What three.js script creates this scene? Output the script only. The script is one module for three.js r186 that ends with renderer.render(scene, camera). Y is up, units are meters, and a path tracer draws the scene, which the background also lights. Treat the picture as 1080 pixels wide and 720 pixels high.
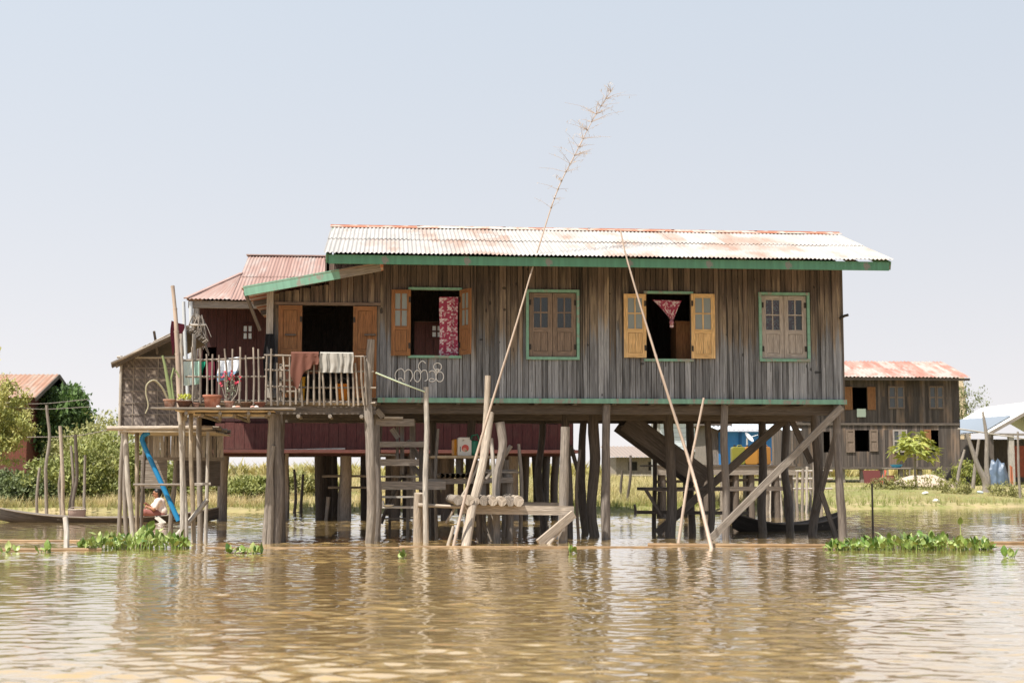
import * as THREE from 'three';
import { mergeGeometries } from 'three/addons/utils/BufferGeometryUtils.js';
import { MarchingCubes } from 'three/addons/objects/MarchingCubes.js';

// ------------------------------------------------------------------ camera, sky, sun, exposure
// World: x along the house front, y up from the water surface, z towards the viewer's boat; the house front stands at z = 0.
const sstep = (a, b, x) => { const t = Math.min(1, Math.max(0, (x - a) / (b - a))); return t * t * (3 - 2 * t); };
const scene = new THREE.Scene();
const FOCAL = 1500, YAW = -5 * Math.PI / 180, PITCH = Math.atan(140 / 1500);
const camera = new THREE.PerspectiveCamera(2 * Math.atan(360 / FOCAL) * 180 / Math.PI, 1.5, 0.1, 3000);
camera.position.set(4.4 - 26 * Math.sin(-YAW), 1.2, 26 * Math.cos(YAW));
camera.rotation.order = 'YXZ';
camera.rotation.set(PITCH, YAW, 0);
camera.updateMatrixWorld(true);
camera.focus = 26; camera.userData.fStop = 2.4;

const renderer = new THREE.WebGLRenderer({ antialias: true });
renderer.toneMapping = THREE.LinearToneMapping;
renderer.toneMappingExposure = 1.5;   // the photograph is exposed bright
renderer.shadowMap.enabled = true;

const SUN = new THREE.Vector3(-0.42, 1, 0.38).normalize();
{ // a pale, hazy midday sky: air only, brighter round the sun and towards the horizon
  const w = 512, h = 256, d = new Float32Array(w * h * 4);
  const v = new THREE.Vector3();
  for (let j = 0; j < h; j++) for (let i = 0; i < w; i++) {
    const phi = (i + 0.5) / w * 2 * Math.PI - Math.PI, th = ((j + 0.5) / h - 0.5) * Math.PI;
    v.set(Math.cos(th) * Math.cos(phi), Math.sin(th), Math.cos(th) * Math.sin(phi));
    const e = Math.max(0, v.y);
    const hz = Math.exp(-e * 4.2), glow = 0.38 * Math.pow(0.5 + 0.5 * v.dot(SUN), 2), up = sstep(0.3, 1, e);
    const k = (j * w + i) * 4;
    d[k] = 0.69 * (0.435 * (1 - 0.6 * up) + 0.46 * hz + glow); d[k + 1] = 0.69 * (0.54 * (1 - 0.5 * up) + 0.31 * hz + glow); d[k + 2] = 0.69 * (0.67 * (1 - 0.36 * up) + 0.17 * hz + glow * 0.98); d[k + 3] = 1;
  }
  const t = new THREE.DataTexture(d, w, h, THREE.RGBAFormat, THREE.FloatType);
  t.mapping = THREE.EquirectangularReflectionMapping; t.magFilter = THREE.LinearFilter; t.minFilter = THREE.LinearFilter; t.needsUpdate = true;
  scene.background = t; scene.environment = t;
}
const sun = new THREE.DirectionalLight(new THREE.Color(1, 0.94, 0.84), 5);
sun.position.copy(SUN).multiplyScalar(90); sun.target.position.set(5, 0, -8);
sun.position.add(sun.target.position);
sun.castShadow = true; sun.shadow.mapSize.set(4096, 4096); sun.shadow.radius = 1.2;
Object.assign(sun.shadow.camera, { left: -60, right: 60, top: 60, bottom: -60, near: 1, far: 220 });
scene.add(sun, sun.target);

// ------------------------------------------------------------------ small tools
function rng(s) { return () => { s |= 0; s = s + 0x6D2B79F5 | 0; let t = Math.imul(s ^ s >>> 15, 1 | s); t = t + Math.imul(t ^ t >>> 7, 61 | t) ^ t; return ((t ^ t >>> 14) >>> 0) / 4294967296; }; }
const R = rng(20240611);
const rr = (a, b) => a + (b - a) * R();
const V = (x, y, z) => new THREE.Vector3(x, y, z);
const lerp = (a, b, t) => a + (b - a) * t, clamp = (x, a = 0, b = 1) => Math.min(b, Math.max(a, x));
// real places read off the photograph: at() gives the point of the wall plane at depth z, wy() the point at height y
const _d = V(0, 0, 0);
function ray(px, py) { _d.set((px - 540) / FOCAL, (360 - py) / FOCAL, -1).applyQuaternion(camera.quaternion); return _d; }
function at(px, py, z) { const d = ray(px, py), t = (z - camera.position.z) / d.z; return camera.position.clone().addScaledVector(d, t); }
function wy(px, py, y = 0) { const d = ray(px, py), t = (y - camera.position.y) / d.y; return camera.position.clone().addScaledVector(d, t); }

function hash(x, y) { let h = Math.imul(x, 374761393) + Math.imul(y, 668265263) | 0; h = Math.imul(h ^ h >>> 13, 1274126177); return ((h ^ h >>> 16) >>> 0) / 4294967296; }
function vn(x, y, px = 1 << 20, py = 1 << 20) { // value noise, tiling over px, py cells
  const x0 = Math.floor(x), y0 = Math.floor(y), fx = x - x0, fy = y - y0, sx = fx * fx * (3 - 2 * fx), sy = fy * fy * (3 - 2 * fy);
  const a = ((x0 % px) + px) % px, b = (a + 1) % px, c = ((y0 % py) + py) % py, e = (c + 1) % py;
  return lerp(lerp(hash(a, c), hash(b, c), sx), lerp(hash(a, e), hash(b, e), sx), sy);
}
function fbm(x, y, o = 4, px = 1 << 20, py = 1 << 20) { let s = 0, a = 0.5, n = 0; for (let i = 0; i < o; i++) { s += a * vn(x + i * 17, y + i * 31, px, py); n += a; a *= 0.5; x *= 2; y *= 2; px *= 2; py *= 2; } return s / n; }
const mix3 = (a, b, t) => [lerp(a[0], b[0], t), lerp(a[1], b[1], t), lerp(a[2], b[2], t)];
const hx = h => [parseInt(h.slice(1, 3), 16), parseInt(h.slice(3, 5), 16), parseInt(h.slice(5, 7), 16)];
function tex(w, h, fn, color = true) {
  const d = new Uint8Array(w * h * 4);
  for (let j = 0; j < h; j++) for (let i = 0; i < w; i++) { const c = fn(i / w, j / h, i, j), k = (j * w + i) * 4; d[k] = clamp(c[0], 0, 255); d[k + 1] = clamp(c[1], 0, 255); d[k + 2] = clamp(c[2], 0, 255); d[k + 3] = 255; }
  const t = new THREE.DataTexture(d, w, h); t.wrapS = t.wrapT = THREE.RepeatWrapping; t.magFilter = THREE.LinearFilter; t.minFilter = THREE.LinearMipmapLinearFilter; t.generateMipmaps = true;
  if (color) t.colorSpace = THREE.SRGBColorSpace; t.needsUpdate = true; return t;
}
const std = (o) => new THREE.MeshStandardMaterial({ roughness: 0.85, side: THREE.DoubleSide, ...o });
const rep = (t, x, y) => { t.repeat.set(x, y); return t; };

// timber: tile 0.5 m x 2 m, grain along v
function woodTex(a, b, c, crack = 0.5, seed = 0) {
  a = hx(a); b = hx(b); c = hx(c);
  return rep(tex(192, 768, (u, v) => {
    const w = fbm(u * 6 + seed, v * 3, 3, 6, 3), s = fbm(u * 40 + w * 3, v * 5 + seed, 3, 40, 5), f = vn(u * 96, v * 24, 96, 24), p = fbm(u * 3, v * 8 + seed, 3, 3, 8);
    let col = mix3(a, b, clamp(s * 1.7 - 0.35)); col = mix3(col, c, clamp((p - 0.45) * 2.6));
    const k = 0.82 + 0.3 * f - (s < 0.3 ? crack * (0.3 - s) * 3 : 0); return [col[0] * k, col[1] * k, col[2] * k];
  }), 2, 0.5);
}
const grainBump = rep(tex(192, 512, (u, v) => { const s = fbm(u * 40, v * 4, 3, 40, 4) * 255; return [s, s, s]; }, false), 2, 0.5);
const wood = (a, b, c, o = {}) => std({ map: woodTex(a, b, c, o.crack, o.seed || 0), bumpMap: grainBump, bumpScale: 0.006, roughness: 0.88 });
const M = {};
M.post = wood('#9c9389', '#776e66', '#8a8076', { seed: 1 });
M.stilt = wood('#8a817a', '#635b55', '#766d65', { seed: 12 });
M.pale = wood('#bfb2a3', '#998c7e', '#ab9d8d', { seed: 2, crack: 0.4 });
M.drift = wood('#a0968c', '#786f67', '#8c8277', { seed: 3, crack: 0.8 });
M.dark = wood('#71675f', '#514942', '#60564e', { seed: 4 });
M.bleach = wood('#c4bdb3', '#9b938a', '#b0a69a', { seed: 5 });
M.red = wood('#70403a', '#54302b', '#633f38', { seed: 6, crack: 0.7 });
M.maroon = wood('#4d2b2a', '#3a2221', '#452928', { seed: 7 });
M.teak = wood('#a0704a', '#7c5434', '#8c6440', { seed: 8, crack: 0.3 });
M.newwood = wood('#e0bd8a', '#c8a06c', '#d4b07c', { seed: 9, crack: 0.2 });
M.greyshut = wood('#b3aaa3', '#958c85', '#a49a92', { seed: 10 });
M.brownshut = wood('#8c7a6c', '#6e5f54', '#7d6c5f', { seed: 11 });
M.bamboo = std({ map: rep(tex(64, 512, (u, v) => { const s = fbm(u * 16, v * 4, 3, 16, 4), n = fbm(u * 3, v * 14, 3, 3, 14); const c = mix3([214, 192, 160], [170, 146, 112], clamp(s * 1.5 - 0.3)); const k = 0.85 + 0.3 * n; return [c[0] * k, c[1] * k, c[2] * k]; }), 2, 0.5), roughness: 0.55 });
M.oldbamboo = std({ map: rep(tex(64, 512, (u, v) => { const s = fbm(u * 16, v * 4 + 3, 3, 16, 4), n = fbm(u * 3, v * 14, 3, 3, 14); const c = mix3([178, 165, 145], [122, 108, 92], clamp(s * 1.6 - 0.3)); const k = 0.8 + 0.4 * n; return [c[0] * k, c[1] * k, c[2] * k]; }), 2, 0.5), roughness: 0.7 });
M.greybamboo = std({ map: rep(tex(64, 512, (u, v) => { const s = fbm(u * 16, v * 4 + 8, 3, 16, 4), n = fbm(u * 3, v * 14, 3, 3, 14); const c = mix3([162, 150, 136], [104, 94, 84], clamp(s * 1.6 - 0.3)); const k = 0.8 + 0.4 * n; return [c[0] * k, c[1] * k, c[2] * k]; }), 2, 0.5), roughness: 0.75 });
M.brownbamboo = std({ map: M.bamboo.map, color: '#b4a593', roughness: 0.6 });
M.palebamboo = std({ color: '#cbbdb2', map: rep(tex(64, 512, (u, v) => { const s = fbm(u * 12, v * 6, 3, 12, 6); const k = 190 + 65 * s; return [k, k * 0.96, k * 0.92]; }), 2, 0.5), roughness: 0.5 });
const paintTex = (base, chip, seed) => rep(tex(256, 256, (u, v) => { const n = fbm(u * 8 + seed, v * 8, 5, 8, 8), s = fbm(u * 3, v * 40, 2, 3, 40); let c = mix3(base, base.map(x => x * 0.86), s); const m = fbm(u * 30 + seed, v * 60, 3, 30, 60); if (n + (m - 0.5) * 0.5 > 0.64) c = mix3(c, chip, clamp((n + (m - 0.5) * 0.5 - 0.64) * 10)); return c; }), 0.7, 0.7);
M.green = std({ map: paintTex([126, 172, 150], [138, 136, 126], 3), roughness: 0.6 });
M.greendark = std({ map: paintTex([84, 138, 108], [118, 118, 108], 9), roughness: 0.6 });
M.black = std({ color: '#191614' });
M.interior = std({ color: '#4a3a30' });
M.glass = new THREE.MeshPhysicalMaterial({ color: '#94a2a4', transmission: 0.94, thickness: 0, roughness: 0.1, ior: 1.5, side: THREE.DoubleSide });
M.dusty = new THREE.MeshPhysicalMaterial({ color: '#a9b3b2', transmission: 0.45, thickness: 0, roughness: 0.45, ior: 1.5, side: THREE.DoubleSide });
M.iron = std({ color: '#3a342f', roughness: 0.6, metalness: 0.5 });
M.steelpole = std({ color: '#c9ccce', roughness: 0.45, metalness: 0.3 });
const cloth = (c, o = {}) => new THREE.MeshPhysicalMaterial({ color: c, roughness: 0.95, sheen: 0.3, side: THREE.DoubleSide, ...o });
M.clay = std({ map: rep(tex(128, 128, (u, v) => { const n = fbm(u * 6, v * 6, 4, 6, 6), m = fbm(u * 14 + 5, v * 14, 3, 14, 14); const c = mix3([160, 118, 98], [186, 158, 142], clamp(n * 2 - 0.7)); const k = 0.85 + 0.25 * m; return c.map(x => x * k); }), 2, 2) });

// ---- geometry in world metres
function fin(g) { if (!g.attributes.normal) g.computeVertexNormals(); return g; }
function merge(list) { return mergeGeometries(list.map(g => { const n = g.index ? g.toNonIndexed() : g.clone(); for (const k of Object.keys(n.attributes)) if (!['position', 'normal', 'uv'].includes(k)) n.deleteAttribute(k); n.morphAttributes = {}; return n; })); }
// straight bar with a rectangular section, grain along its length, slightly chamfered when asked
function beam(a, b, w, h, up = V(0, 1, 0)) {
  const L = a.distanceTo(b), g = new THREE.BoxGeometry(w, L, h), ox = R() * 3, oy = R() * 3;
  const p = g.attributes.position, n = g.attributes.normal, uv = g.attributes.uv;
  for (let i = 0; i < p.count; i++) { const u = Math.abs(n.getX(i)) > 0.5 ? p.getZ(i) : p.getX(i); uv.setXY(i, u + ox, (Math.abs(n.getY(i)) > 0.5 ? p.getZ(i) : p.getY(i)) + oy); }
  const y = b.clone().sub(a).normalize(); let z = up.clone().addScaledVector(y, -up.dot(y)); if (z.lengthSq() < 1e-6) z = V(0, 0, 1); z.normalize();
  const x = y.clone().cross(z);
  return g.applyMatrix4(new THREE.Matrix4().makeBasis(x, y, z).setPosition(a.clone().add(b).multiplyScalar(0.5)));
}
function box(x0, x1, y0, y1, z0, z1, grain = 'y') {
  const g = new THREE.BoxGeometry(x1 - x0, y1 - y0, z1 - z0).translate((x0 + x1) / 2, (y0 + y1) / 2, (z0 + z1) / 2);
  const p = g.attributes.position, n = g.attributes.normal, uv = g.attributes.uv, ox = R() * 3, oy = R() * 3, gi = 'xyz'.indexOf(grain);
  for (let i = 0; i < p.count; i++) {
    const q = [p.getX(i), p.getY(i), p.getZ(i)], m = [n.getX(i), n.getY(i), n.getZ(i)].findIndex(k => Math.abs(k) > 0.5), ax = [0, 1, 2].filter(k => k !== m);
    const v = ax.includes(gi) ? gi : ax[1], u = ax.find(k => k !== v); uv.setXY(i, q[u] + ox, q[v] + oy);
  }
  return g;
}
// round timber or pipe through points
function tube(pts, rad, rs = 8, o = {}) {
  const n = pts.length, pos = [], uv = [], idx = [], nor = []; const ox = R() * 5; let len = 0, side = null;
  const rAt = i => typeof rad === 'function' ? rad(i / (n - 1), i) : Array.isArray(rad) ? lerp(rad[0], rad[1], i / (n - 1)) : rad;
  for (let i = 0; i < n; i++) {
    const t = pts[Math.min(n - 1, i + 1)].clone().sub(pts[Math.max(0, i - 1)]).normalize();
    if (!side) side = Math.abs(t.y) > 0.9 ? V(1, 0, 0) : V(0, 1, 0);
    side = side.clone().addScaledVector(t, -side.dot(t)).normalize(); const bi = t.clone().cross(side); if (i) len += pts[i].distanceTo(pts[i - 1]); const r = rAt(i);
    for (let k = 0; k <= rs; k++) {
      const a = k / rs * Math.PI * 2, lump = o.lump ? 1 + o.lump * (vn(Math.cos(a) * 1.5 + 10 + ox, Math.sin(a) * 1.5 + len * 2.2) - 0.5) : 1, c = Math.cos(a), s = Math.sin(a);
      const q = pts[i].clone().addScaledVector(side, c * r * lump).addScaledVector(bi, s * r * lump); pos.push(q.x, q.y, q.z); uv.push(a * Math.max(r, 0.03) + ox, len + ox);
      nor.push(side.x * c + bi.x * s, side.y * c + bi.y * s, side.z * c + bi.z * s);
    }
  }
  for (let i = 0; i < n - 1; i++) for (let k = 0; k < rs; k++) { const a = i * (rs + 1) + k, b = a + rs + 1; idx.push(a, a + 1, b, b, a + 1, b + 1); }
  for (const [e, sgn] of [[0, -1], [n - 1, 1]]) { if (o.open) break; const base = pos.length / 3, t = pts[Math.min(n - 1, e + 1)].clone().sub(pts[Math.max(0, e - 1)]).normalize().multiplyScalar(sgn); pos.push(pts[e].x, pts[e].y, pts[e].z); uv.push(ox, ox); nor.push(t.x, t.y, t.z);
    for (let k = 0; k <= rs; k++) { const j = (e * (rs + 1) + k) * 3; pos.push(pos[j], pos[j + 1], pos[j + 2]); uv.push(ox + 0.05 * Math.cos(k), ox + 0.05 * Math.sin(k)); nor.push(t.x, t.y, t.z); }
    for (let k = 0; k < rs; k++) sgn > 0 ? idx.push(base, base + 1 + k, base + 2 + k) : idx.push(base, base + 2 + k, base + 1 + k); }
  const g = new THREE.BufferGeometry(); g.setAttribute('position', new THREE.Float32BufferAttribute(pos, 3)); g.setAttribute('normal', new THREE.Float32BufferAttribute(nor, 3)); g.setAttribute('uv', new THREE.Float32BufferAttribute(uv, 2)); g.setIndex(idx);
  if (o.lump) g.computeVertexNormals();
  return g;
}
// crooked tapered log from a to b
function log(a, b, r0, r1, o = {}) {
  const L = a.distanceTo(b), n = Math.max(4, Math.round(L / 0.25)), s = R() * 99, w = o.wob ?? 0.03, pts = [];
  for (let i = 0; i <= n; i++) { const t = i / n, e = Math.sin(Math.PI * t); pts.push(a.clone().lerp(b, t).add(V((vn(t * L * 0.9 + s, 1) - 0.5) * 2 * w * (0.3 + e), 0, (vn(t * L * 0.9 + s, 9) - 0.5) * 2 * w * (0.3 + e)))); }
  return tube(pts, [r0, r1], o.rs || 9, { lump: o.lump ?? 0.22 });
}
// bamboo cane with node rings; via = points it passes
function cane(via, r0, r1, o = {}) {
  const curve = new THREE.CatmullRomCurve3(via), L = curve.getLength(), gap = o.gap || 0.3, nodes = []; const pts = [], rad = [];
  for (let s = 0; s <= L - 0.02;) { const r = lerp(r0, r1, s / L); nodes.push(s); for (const [ds, k] of [[0.02, 1], [gap * 0.5, 0.98], [gap - 0.014, 1], [gap, 1.16]]) { const q = s + ds; if (q > L) continue; pts.push(curve.getPointAt(q / L)); rad.push(r * k); } s += gap; }
  return tube(pts, (t, i) => rad[i], o.rs || 7);
}
const lathe = (prof, c, n = 20) => { const g = new THREE.LatheGeometry(prof.map(p => new THREE.Vector2(p[0], p[1])), n); return g.translate(c.x, c.y, c.z); };

// ---- things and parts
const used = {};
function numbered(n) { const k = used[n] = (used[n] ?? -1) + 1; return k ? `${n}_${String(k).padStart(3, '0')}` : n; }
function shade(o) { o.castShadow = o.receiveShadow = true; return o; }
function thing(name, label, category, base, group) {
  const g = new THREE.Group(); g.name = numbered(name); g.position.copy(base); scene.add(g); g.userData = { label, category }; if (group) g.userData.group = group; return g;
}
function offsetOf(o) { const v = V(0, 0, 0); for (let p = o; p && p !== scene; p = p.parent) v.add(p.position); return v; }
function part(parent, name, geo, mat, extra) { const v = offsetOf(parent); geo.translate(-v.x, -v.y, -v.z); const m = shade(new THREE.Mesh(geo, mat)); m.name = name; if (extra) m.userData = extra; parent.add(m); return m; }
function sub(parent, name) { const g = new THREE.Group(); g.name = name; parent.add(g); return g; }
function single(name, label, category, base, geo, mat, group) { geo.translate(-base.x, -base.y, -base.z); const m = shade(new THREE.Mesh(geo, mat)); m.name = numbered(name); m.position.copy(base); m.userData = { label, category }; if (group) m.userData.group = group; scene.add(m); return m; }
function structure(name, geo, mat) { const m = shade(new THREE.Mesh(geo, mat)); m.name = name; m.userData = { kind: 'structure' }; scene.add(m); return m; }

// ------------------------------------------------------------------ the setting: river and bank
const shore = x => -20 - 1.2 * (fbm(x * 0.12 + 40, 3, 3) - 0.5) * 2 - Math.max(0, x - 15) * 0.55 + (x < -4 ? 0 : 0);
function bankH(x, z) {
  const d = shore(x) - z; if (d < 0) return Math.max(-0.9, 0.35 * d);
  return 0.12 * sstep(0, 0.7, d) + 0.42 * sstep(0.5, 9, d) + 0.42 * sstep(8, 30, d) + (fbm(x * 0.35, z * 0.35, 3) - 0.5) * 0.22 * sstep(0.5, 4, d) + (fbm(x * 0.02, z * 0.02, 3) - 0.5) * 0.8 * sstep(40, 140, d);
}
{
  // water: muddy river with small wind waves, real relief
  const W = rng(77), waves = [];
  const addW = (n, l0, l1, slope, spread) => { for (let i = 0; i < n; i++) { const l = l0 * Math.pow(l1 / l0, (i + W()) / n), a = (W() - 0.5) * 2 * spread + 0.12, k = 2 * Math.PI / l; waves.push([k * Math.sin(a), k * Math.cos(a), slope / k, W() * 6.28]); } };
  addW(6, 1.3, 4.2, 0.004, 0.7); addW(12, 0.5, 1.3, 0.006, 1.1); addW(34, 0.14, 0.45, 0.0155, 1.4);
  const xs = [], zs = [];
  for (let x = -7; x <= 16; x += 0.065) xs.push(x);
  for (let s = 0.075, a = -7, b = xs[xs.length - 1]; a > -160; s *= 1.06) { a -= s; b += s; xs.unshift(a); xs.push(b); }
  for (let z = 21; z > 1; z -= 0.05) zs.push(z);
  for (let z = 1; z > -6; z -= 0.09) zs.push(z);
  for (let z = -6; z > -34; z -= 0.2) zs.push(z);
  for (let s = 0.3, z = -34; z > -90; s *= 1.2) { z -= s; zs.push(z); }
  for (let s = 0.12, z = 21; z < 160; s *= 1.25) { z += s; zs.unshift(z); }
  const nx = xs.length, nz = zs.length, pos = new Float32Array(nx * nz * 3), nor = new Float32Array(nx * nz * 3), uv = new Float32Array(nx * nz * 2), idx = [];
  for (let j = 0; j < nz; j++) for (let i = 0; i < nx; i++) {
    const x = xs[i], z = zs[j]; let h = 0, hx_ = 0, hz_ = 0;
    const gust = (0.4 + 1.3 * sstep(0.3, 0.75, fbm(x * 0.12 + 5, z * 0.2 + 9, 3))) * (0.62 + 0.55 * sstep(-1.5, 2, x + fbm(z * 0.3, 4, 2) * 2) * sstep(13, 9.5, x + fbm(z * 0.3, 8, 2) * 2)), fade = 1 / (1 + Math.max(0, Math.abs(x - 6) - 15) * 0.25) * (1 / (1 + Math.max(0, -z - 12) * 0.05));
    const calm = (z < -0.5 ? 0.7 : 1) * fade;
    for (const [kx, kz, a, p] of waves) { const A = a * gust * calm, f = kx * x + kz * z + p, c = Math.cos(f), s = Math.sin(f); h += A * s; hx_ += A * kx * c; hz_ += A * kz * c; }
    const k = j * nx + i, l = Math.hypot(hx_, 1, hz_); pos.set([x, h, z], k * 3); nor.set([-hx_ / l, 1 / l, -hz_ / l], k * 3); uv.set([x, z], k * 2);
  }
  for (let j = 0; j < nz - 1; j++) for (let i = 0; i < nx - 1; i++) { const a = j * nx + i, b = a + nx; idx.push(a, a + 1, b, b, a + 1, b + 1); }
  const g = new THREE.BufferGeometry(); g.setAttribute('position', new THREE.BufferAttribute(pos, 3)); g.setAttribute('normal', new THREE.BufferAttribute(nor, 3)); g.setAttribute('uv', new THREE.BufferAttribute(uv, 2)); g.setIndex(idx);
  const rip = rep(tex(512, 512, (u, v) => { const s = (0.6 * fbm(u * 10, v * 22, 4, 10, 22) + 0.4 * fbm(u * 26 + 3, v * 44, 3, 26, 44)) * 255; return [s, s, s]; }, false), 1 / 2.2, 1 / 2.2);
  const silt = rep(tex(256, 256, (u, v) => { const n = fbm(u * 4, v * 6, 4, 4, 6); return mix3([180, 152, 102], [168, 140, 91], n); }), 1 / 9, 1 / 9);
  structure('water', g, new THREE.MeshPhysicalMaterial({ map: silt, roughness: 0.08, ior: 1.33, clearcoat: 1, clearcoatRoughness: 0.06, bumpMap: rip, bumpScale: 0.01, side: THREE.DoubleSide }));
}
const M2 = {};
{
  // bank: one sheet that rises from the water's edge and runs to the horizon
  const xs = [], zs = [];
  for (let x = -34; x <= 46; x += 0.5) xs.push(x);
  for (let s = 0.6, a = -34, b = 46; a > -900; s *= 1.22) { a -= s; b += s; xs.unshift(a); xs.push(b); }
  for (let z = -15; z > -62; z -= 0.35) zs.push(z);
  for (let s = 0.5, z = -62; z > -1600; s *= 1.15) { z -= s; zs.push(z); }
  const nx = xs.length, nz = zs.length, pos = [], uv = [], idx = [];
  for (const z of zs) for (const x of xs) { pos.push(x, bankH(x, z), z); uv.push(x, z); }
  for (let j = 0; j < nz - 1; j++) for (let i = 0; i < nx - 1; i++) { const a = j * nx + i, b = a + nx; idx.push(a, a + 1, b, b, a + 1, b + 1); }
  const g = new THREE.BufferGeometry(); g.setAttribute('position', new THREE.Float32BufferAttribute(pos, 3)); g.setAttribute('uv', new THREE.Float32BufferAttribute(uv, 2)); g.setIndex(idx); g.computeVertexNormals();
  const t = rep(tex(512, 512, (u, v) => { const n = fbm(u * 5, v * 5, 5, 5, 5), m = fbm(u * 40, v * 40, 3, 40, 40); let c = mix3([136, 131, 80], [174, 156, 116], clamp(n * 2.4 - 0.7)); c = mix3(c, [96, 104, 48], clamp((m - 0.5) * 2.5)); return c.map(x => x * (0.8 + 0.35 * m)); }), 1 / 14, 1 / 14);
  structure('ground', g, std({ map: t, roughness: 1 }));
}
// grass on the bank: uncountable blades
{
  const tuft = (blades, w, lean, seed) => { const q = rng(seed), P = []; for (let i = 0; i < blades; i++) { const a = q() * 6.28, r = q() * 0.12, h = 0.55 + 0.45 * q(), l = lean * (0.4 + q()), cx = Math.cos(a) * r, cz = Math.sin(a) * r, dx = Math.cos(a + 1.57) * w, dz = Math.sin(a + 1.57) * w, tx = cx + Math.cos(a) * l, tz = cz + Math.sin(a) * l, mx = cx + Math.cos(a) * l * 0.35, mz = cz + Math.sin(a) * l * 0.35;
      P.push(cx - dx, 0, cz - dz, cx + dx, 0, cz + dz, mx + dx * 0.8, h * 0.6, mz + dz * 0.8, cx - dx, 0, cz - dz, mx + dx * 0.8, h * 0.6, mz + dz * 0.8, mx - dx * 0.8, h * 0.6, mz - dz * 0.8, mx - dx * 0.8, h * 0.6, mz - dz * 0.8, mx + dx * 0.8, h * 0.6, mz + dz * 0.8, tx, h, tz); }
    const g = new THREE.BufferGeometry(); g.setAttribute('position', new THREE.Float32BufferAttribute(P, 3)); g.computeVertexNormals(); return g; };
  const mat = new THREE.MeshPhysicalMaterial({ color: '#ffffff', roughness: 0.9, transmission: 0.3, thickness: 0, side: THREE.DoubleSide });
  const scatter = (name, label, geo, n, place, cols) => {
    const im = new THREE.InstancedMesh(geo, mat, n), m = new THREE.Matrix4(), q = new THREE.Quaternion(), c = new THREE.Color(), c2 = new THREE.Color();
    let k = 0; for (let tries = 0; k < n && tries < n * 6; tries++) { const p = place(); if (!p) continue; q.setFromAxisAngle(V(0, 1, 0), R() * 6.28); const s = p.s; m.compose(V(p.x, p.y ?? bankH(p.x, p.z) - 0.03, p.z), q, V(s * rr(0.8, 1.4), s, s * rr(0.8, 1.4))); im.setMatrixAt(k, m); const dry = clamp(p.dry + rr(-0.25, 0.25)); c.set(cols[0]).lerp(c2.set(cols[1]), dry).multiplyScalar(rr(0.75, 1.2)); im.setColorAt(k, c); k++; }
    im.count = k; im.name = name; im.userData = { label, category: 'grass', kind: 'stuff' }; shade(im); scene.add(im);
  };
  const dryness = (x, z) => sstep(0.35, 0.65, fbm(x * 0.1 + 7, z * 0.14, 3));
  scatter('bank_grass', 'short green and straw coloured grass covering the river bank', tuft(9, 0.014, 0.3, 5), 26000, () => { const z = -20 - Math.pow(R(), 1.6) * 46, x = rr(-26, 40); const d = shore(x) - z; if (d < 0.15) return null; const yardy = x > 15 && z < -28; return { x, z, s: (yardy ? rr(0.08, 0.2) : rr(0.15, 0.34)), dry: dryness(x, z) * (d < 2 ? 0.35 : 0.9) }; }, ['#8a9346', '#c8b686']);
  scatter('tall_dry_grass', 'tall pale dry grass standing behind the houses', tuft(10, 0.012, 0.45, 9), 9000, () => { const x = rr(-14, 16), z = -21.5 - Math.pow(R(), 1.3) * 22; if (vn(x * 0.4, z * 0.4) < 0.28) return null; return { x, z, s: rr(0.22, 0.6), dry: 0.62 + 0.6 * dryness(x + 30, z) }; }, ['#94964c', '#cdba8b']);
  scatter('far_grass', 'distant strip of grass and reeds along the horizon', tuft(10, 0.05, 0.6, 12), 5000, () => { const x = rr(-70, 90), z = rr(-66, -170); return { x, z, s: rr(0.7, 1.5), dry: 0.5 }; }, ['#7f8642', '#c4ad72']);
}

// ------------------------------------------------------------------ the stilt house
const HL = 0.02, HR = 10.62, FY = 2.57, EY = 5.1, HD = -3.6;  // left, right, floor, wall top, back
const house = thing('stilt_house', 'weathered grey plank house on stilts with whitish rusty iron roof and green trim', 'house', V(5.3, 0, -2.5));
const rect = (px0, px1, py0, py1, z = 0) => { const a = at(px0, (py0 + py1) / 2, z), b = at(px1, (py0 + py1) / 2, z), m = (px0 + px1) / 2; return { x0: a.x, x1: b.x, y0: at(m, py1, z).y, y1: at(m, py0, z).y }; };
const W1 = rect(433, 484.5, 306, 375), W2 = rect(557.5, 608, 308.5, 376.5), W3 = rect(681.5, 728.5, 310, 378.5), W4 = rect(803, 851, 311.5, 378.5), DR = rect(318, 372, 322, 420);
DR.y0 = FY;
const leanA = at(257, 307, 1.0), leanB = at(401, 281, 1.0), leanTop = x => leanA.y + 0.03 + (x - leanA.x) * (leanB.y - leanA.y) / (leanB.x - leanA.x);   // under side of the porch roof
const openings = [W1, W2, W3, W4, DR];
// plank joints across the front
const joints = [];
{ const q = rng(5); let x = HL; const edges = openings.flatMap(o => [o.x0, o.x1]); while (x < HR - 0.08) { joints.push(x); x += 0.075 + 0.115 * q() * q() + 0.03 * q(); } joints.push(HR);
  for (const e of edges) { let bi = -1, bd = 0.055; joints.forEach((j, i) => { if (i && i < joints.length - 1 && Math.abs(j - e) < bd) { bd = Math.abs(j - e); bi = i; } }); if (bi >= 0) joints[bi] = e; else joints.push(e); joints.sort((a, b) => a - b); } }
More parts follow.
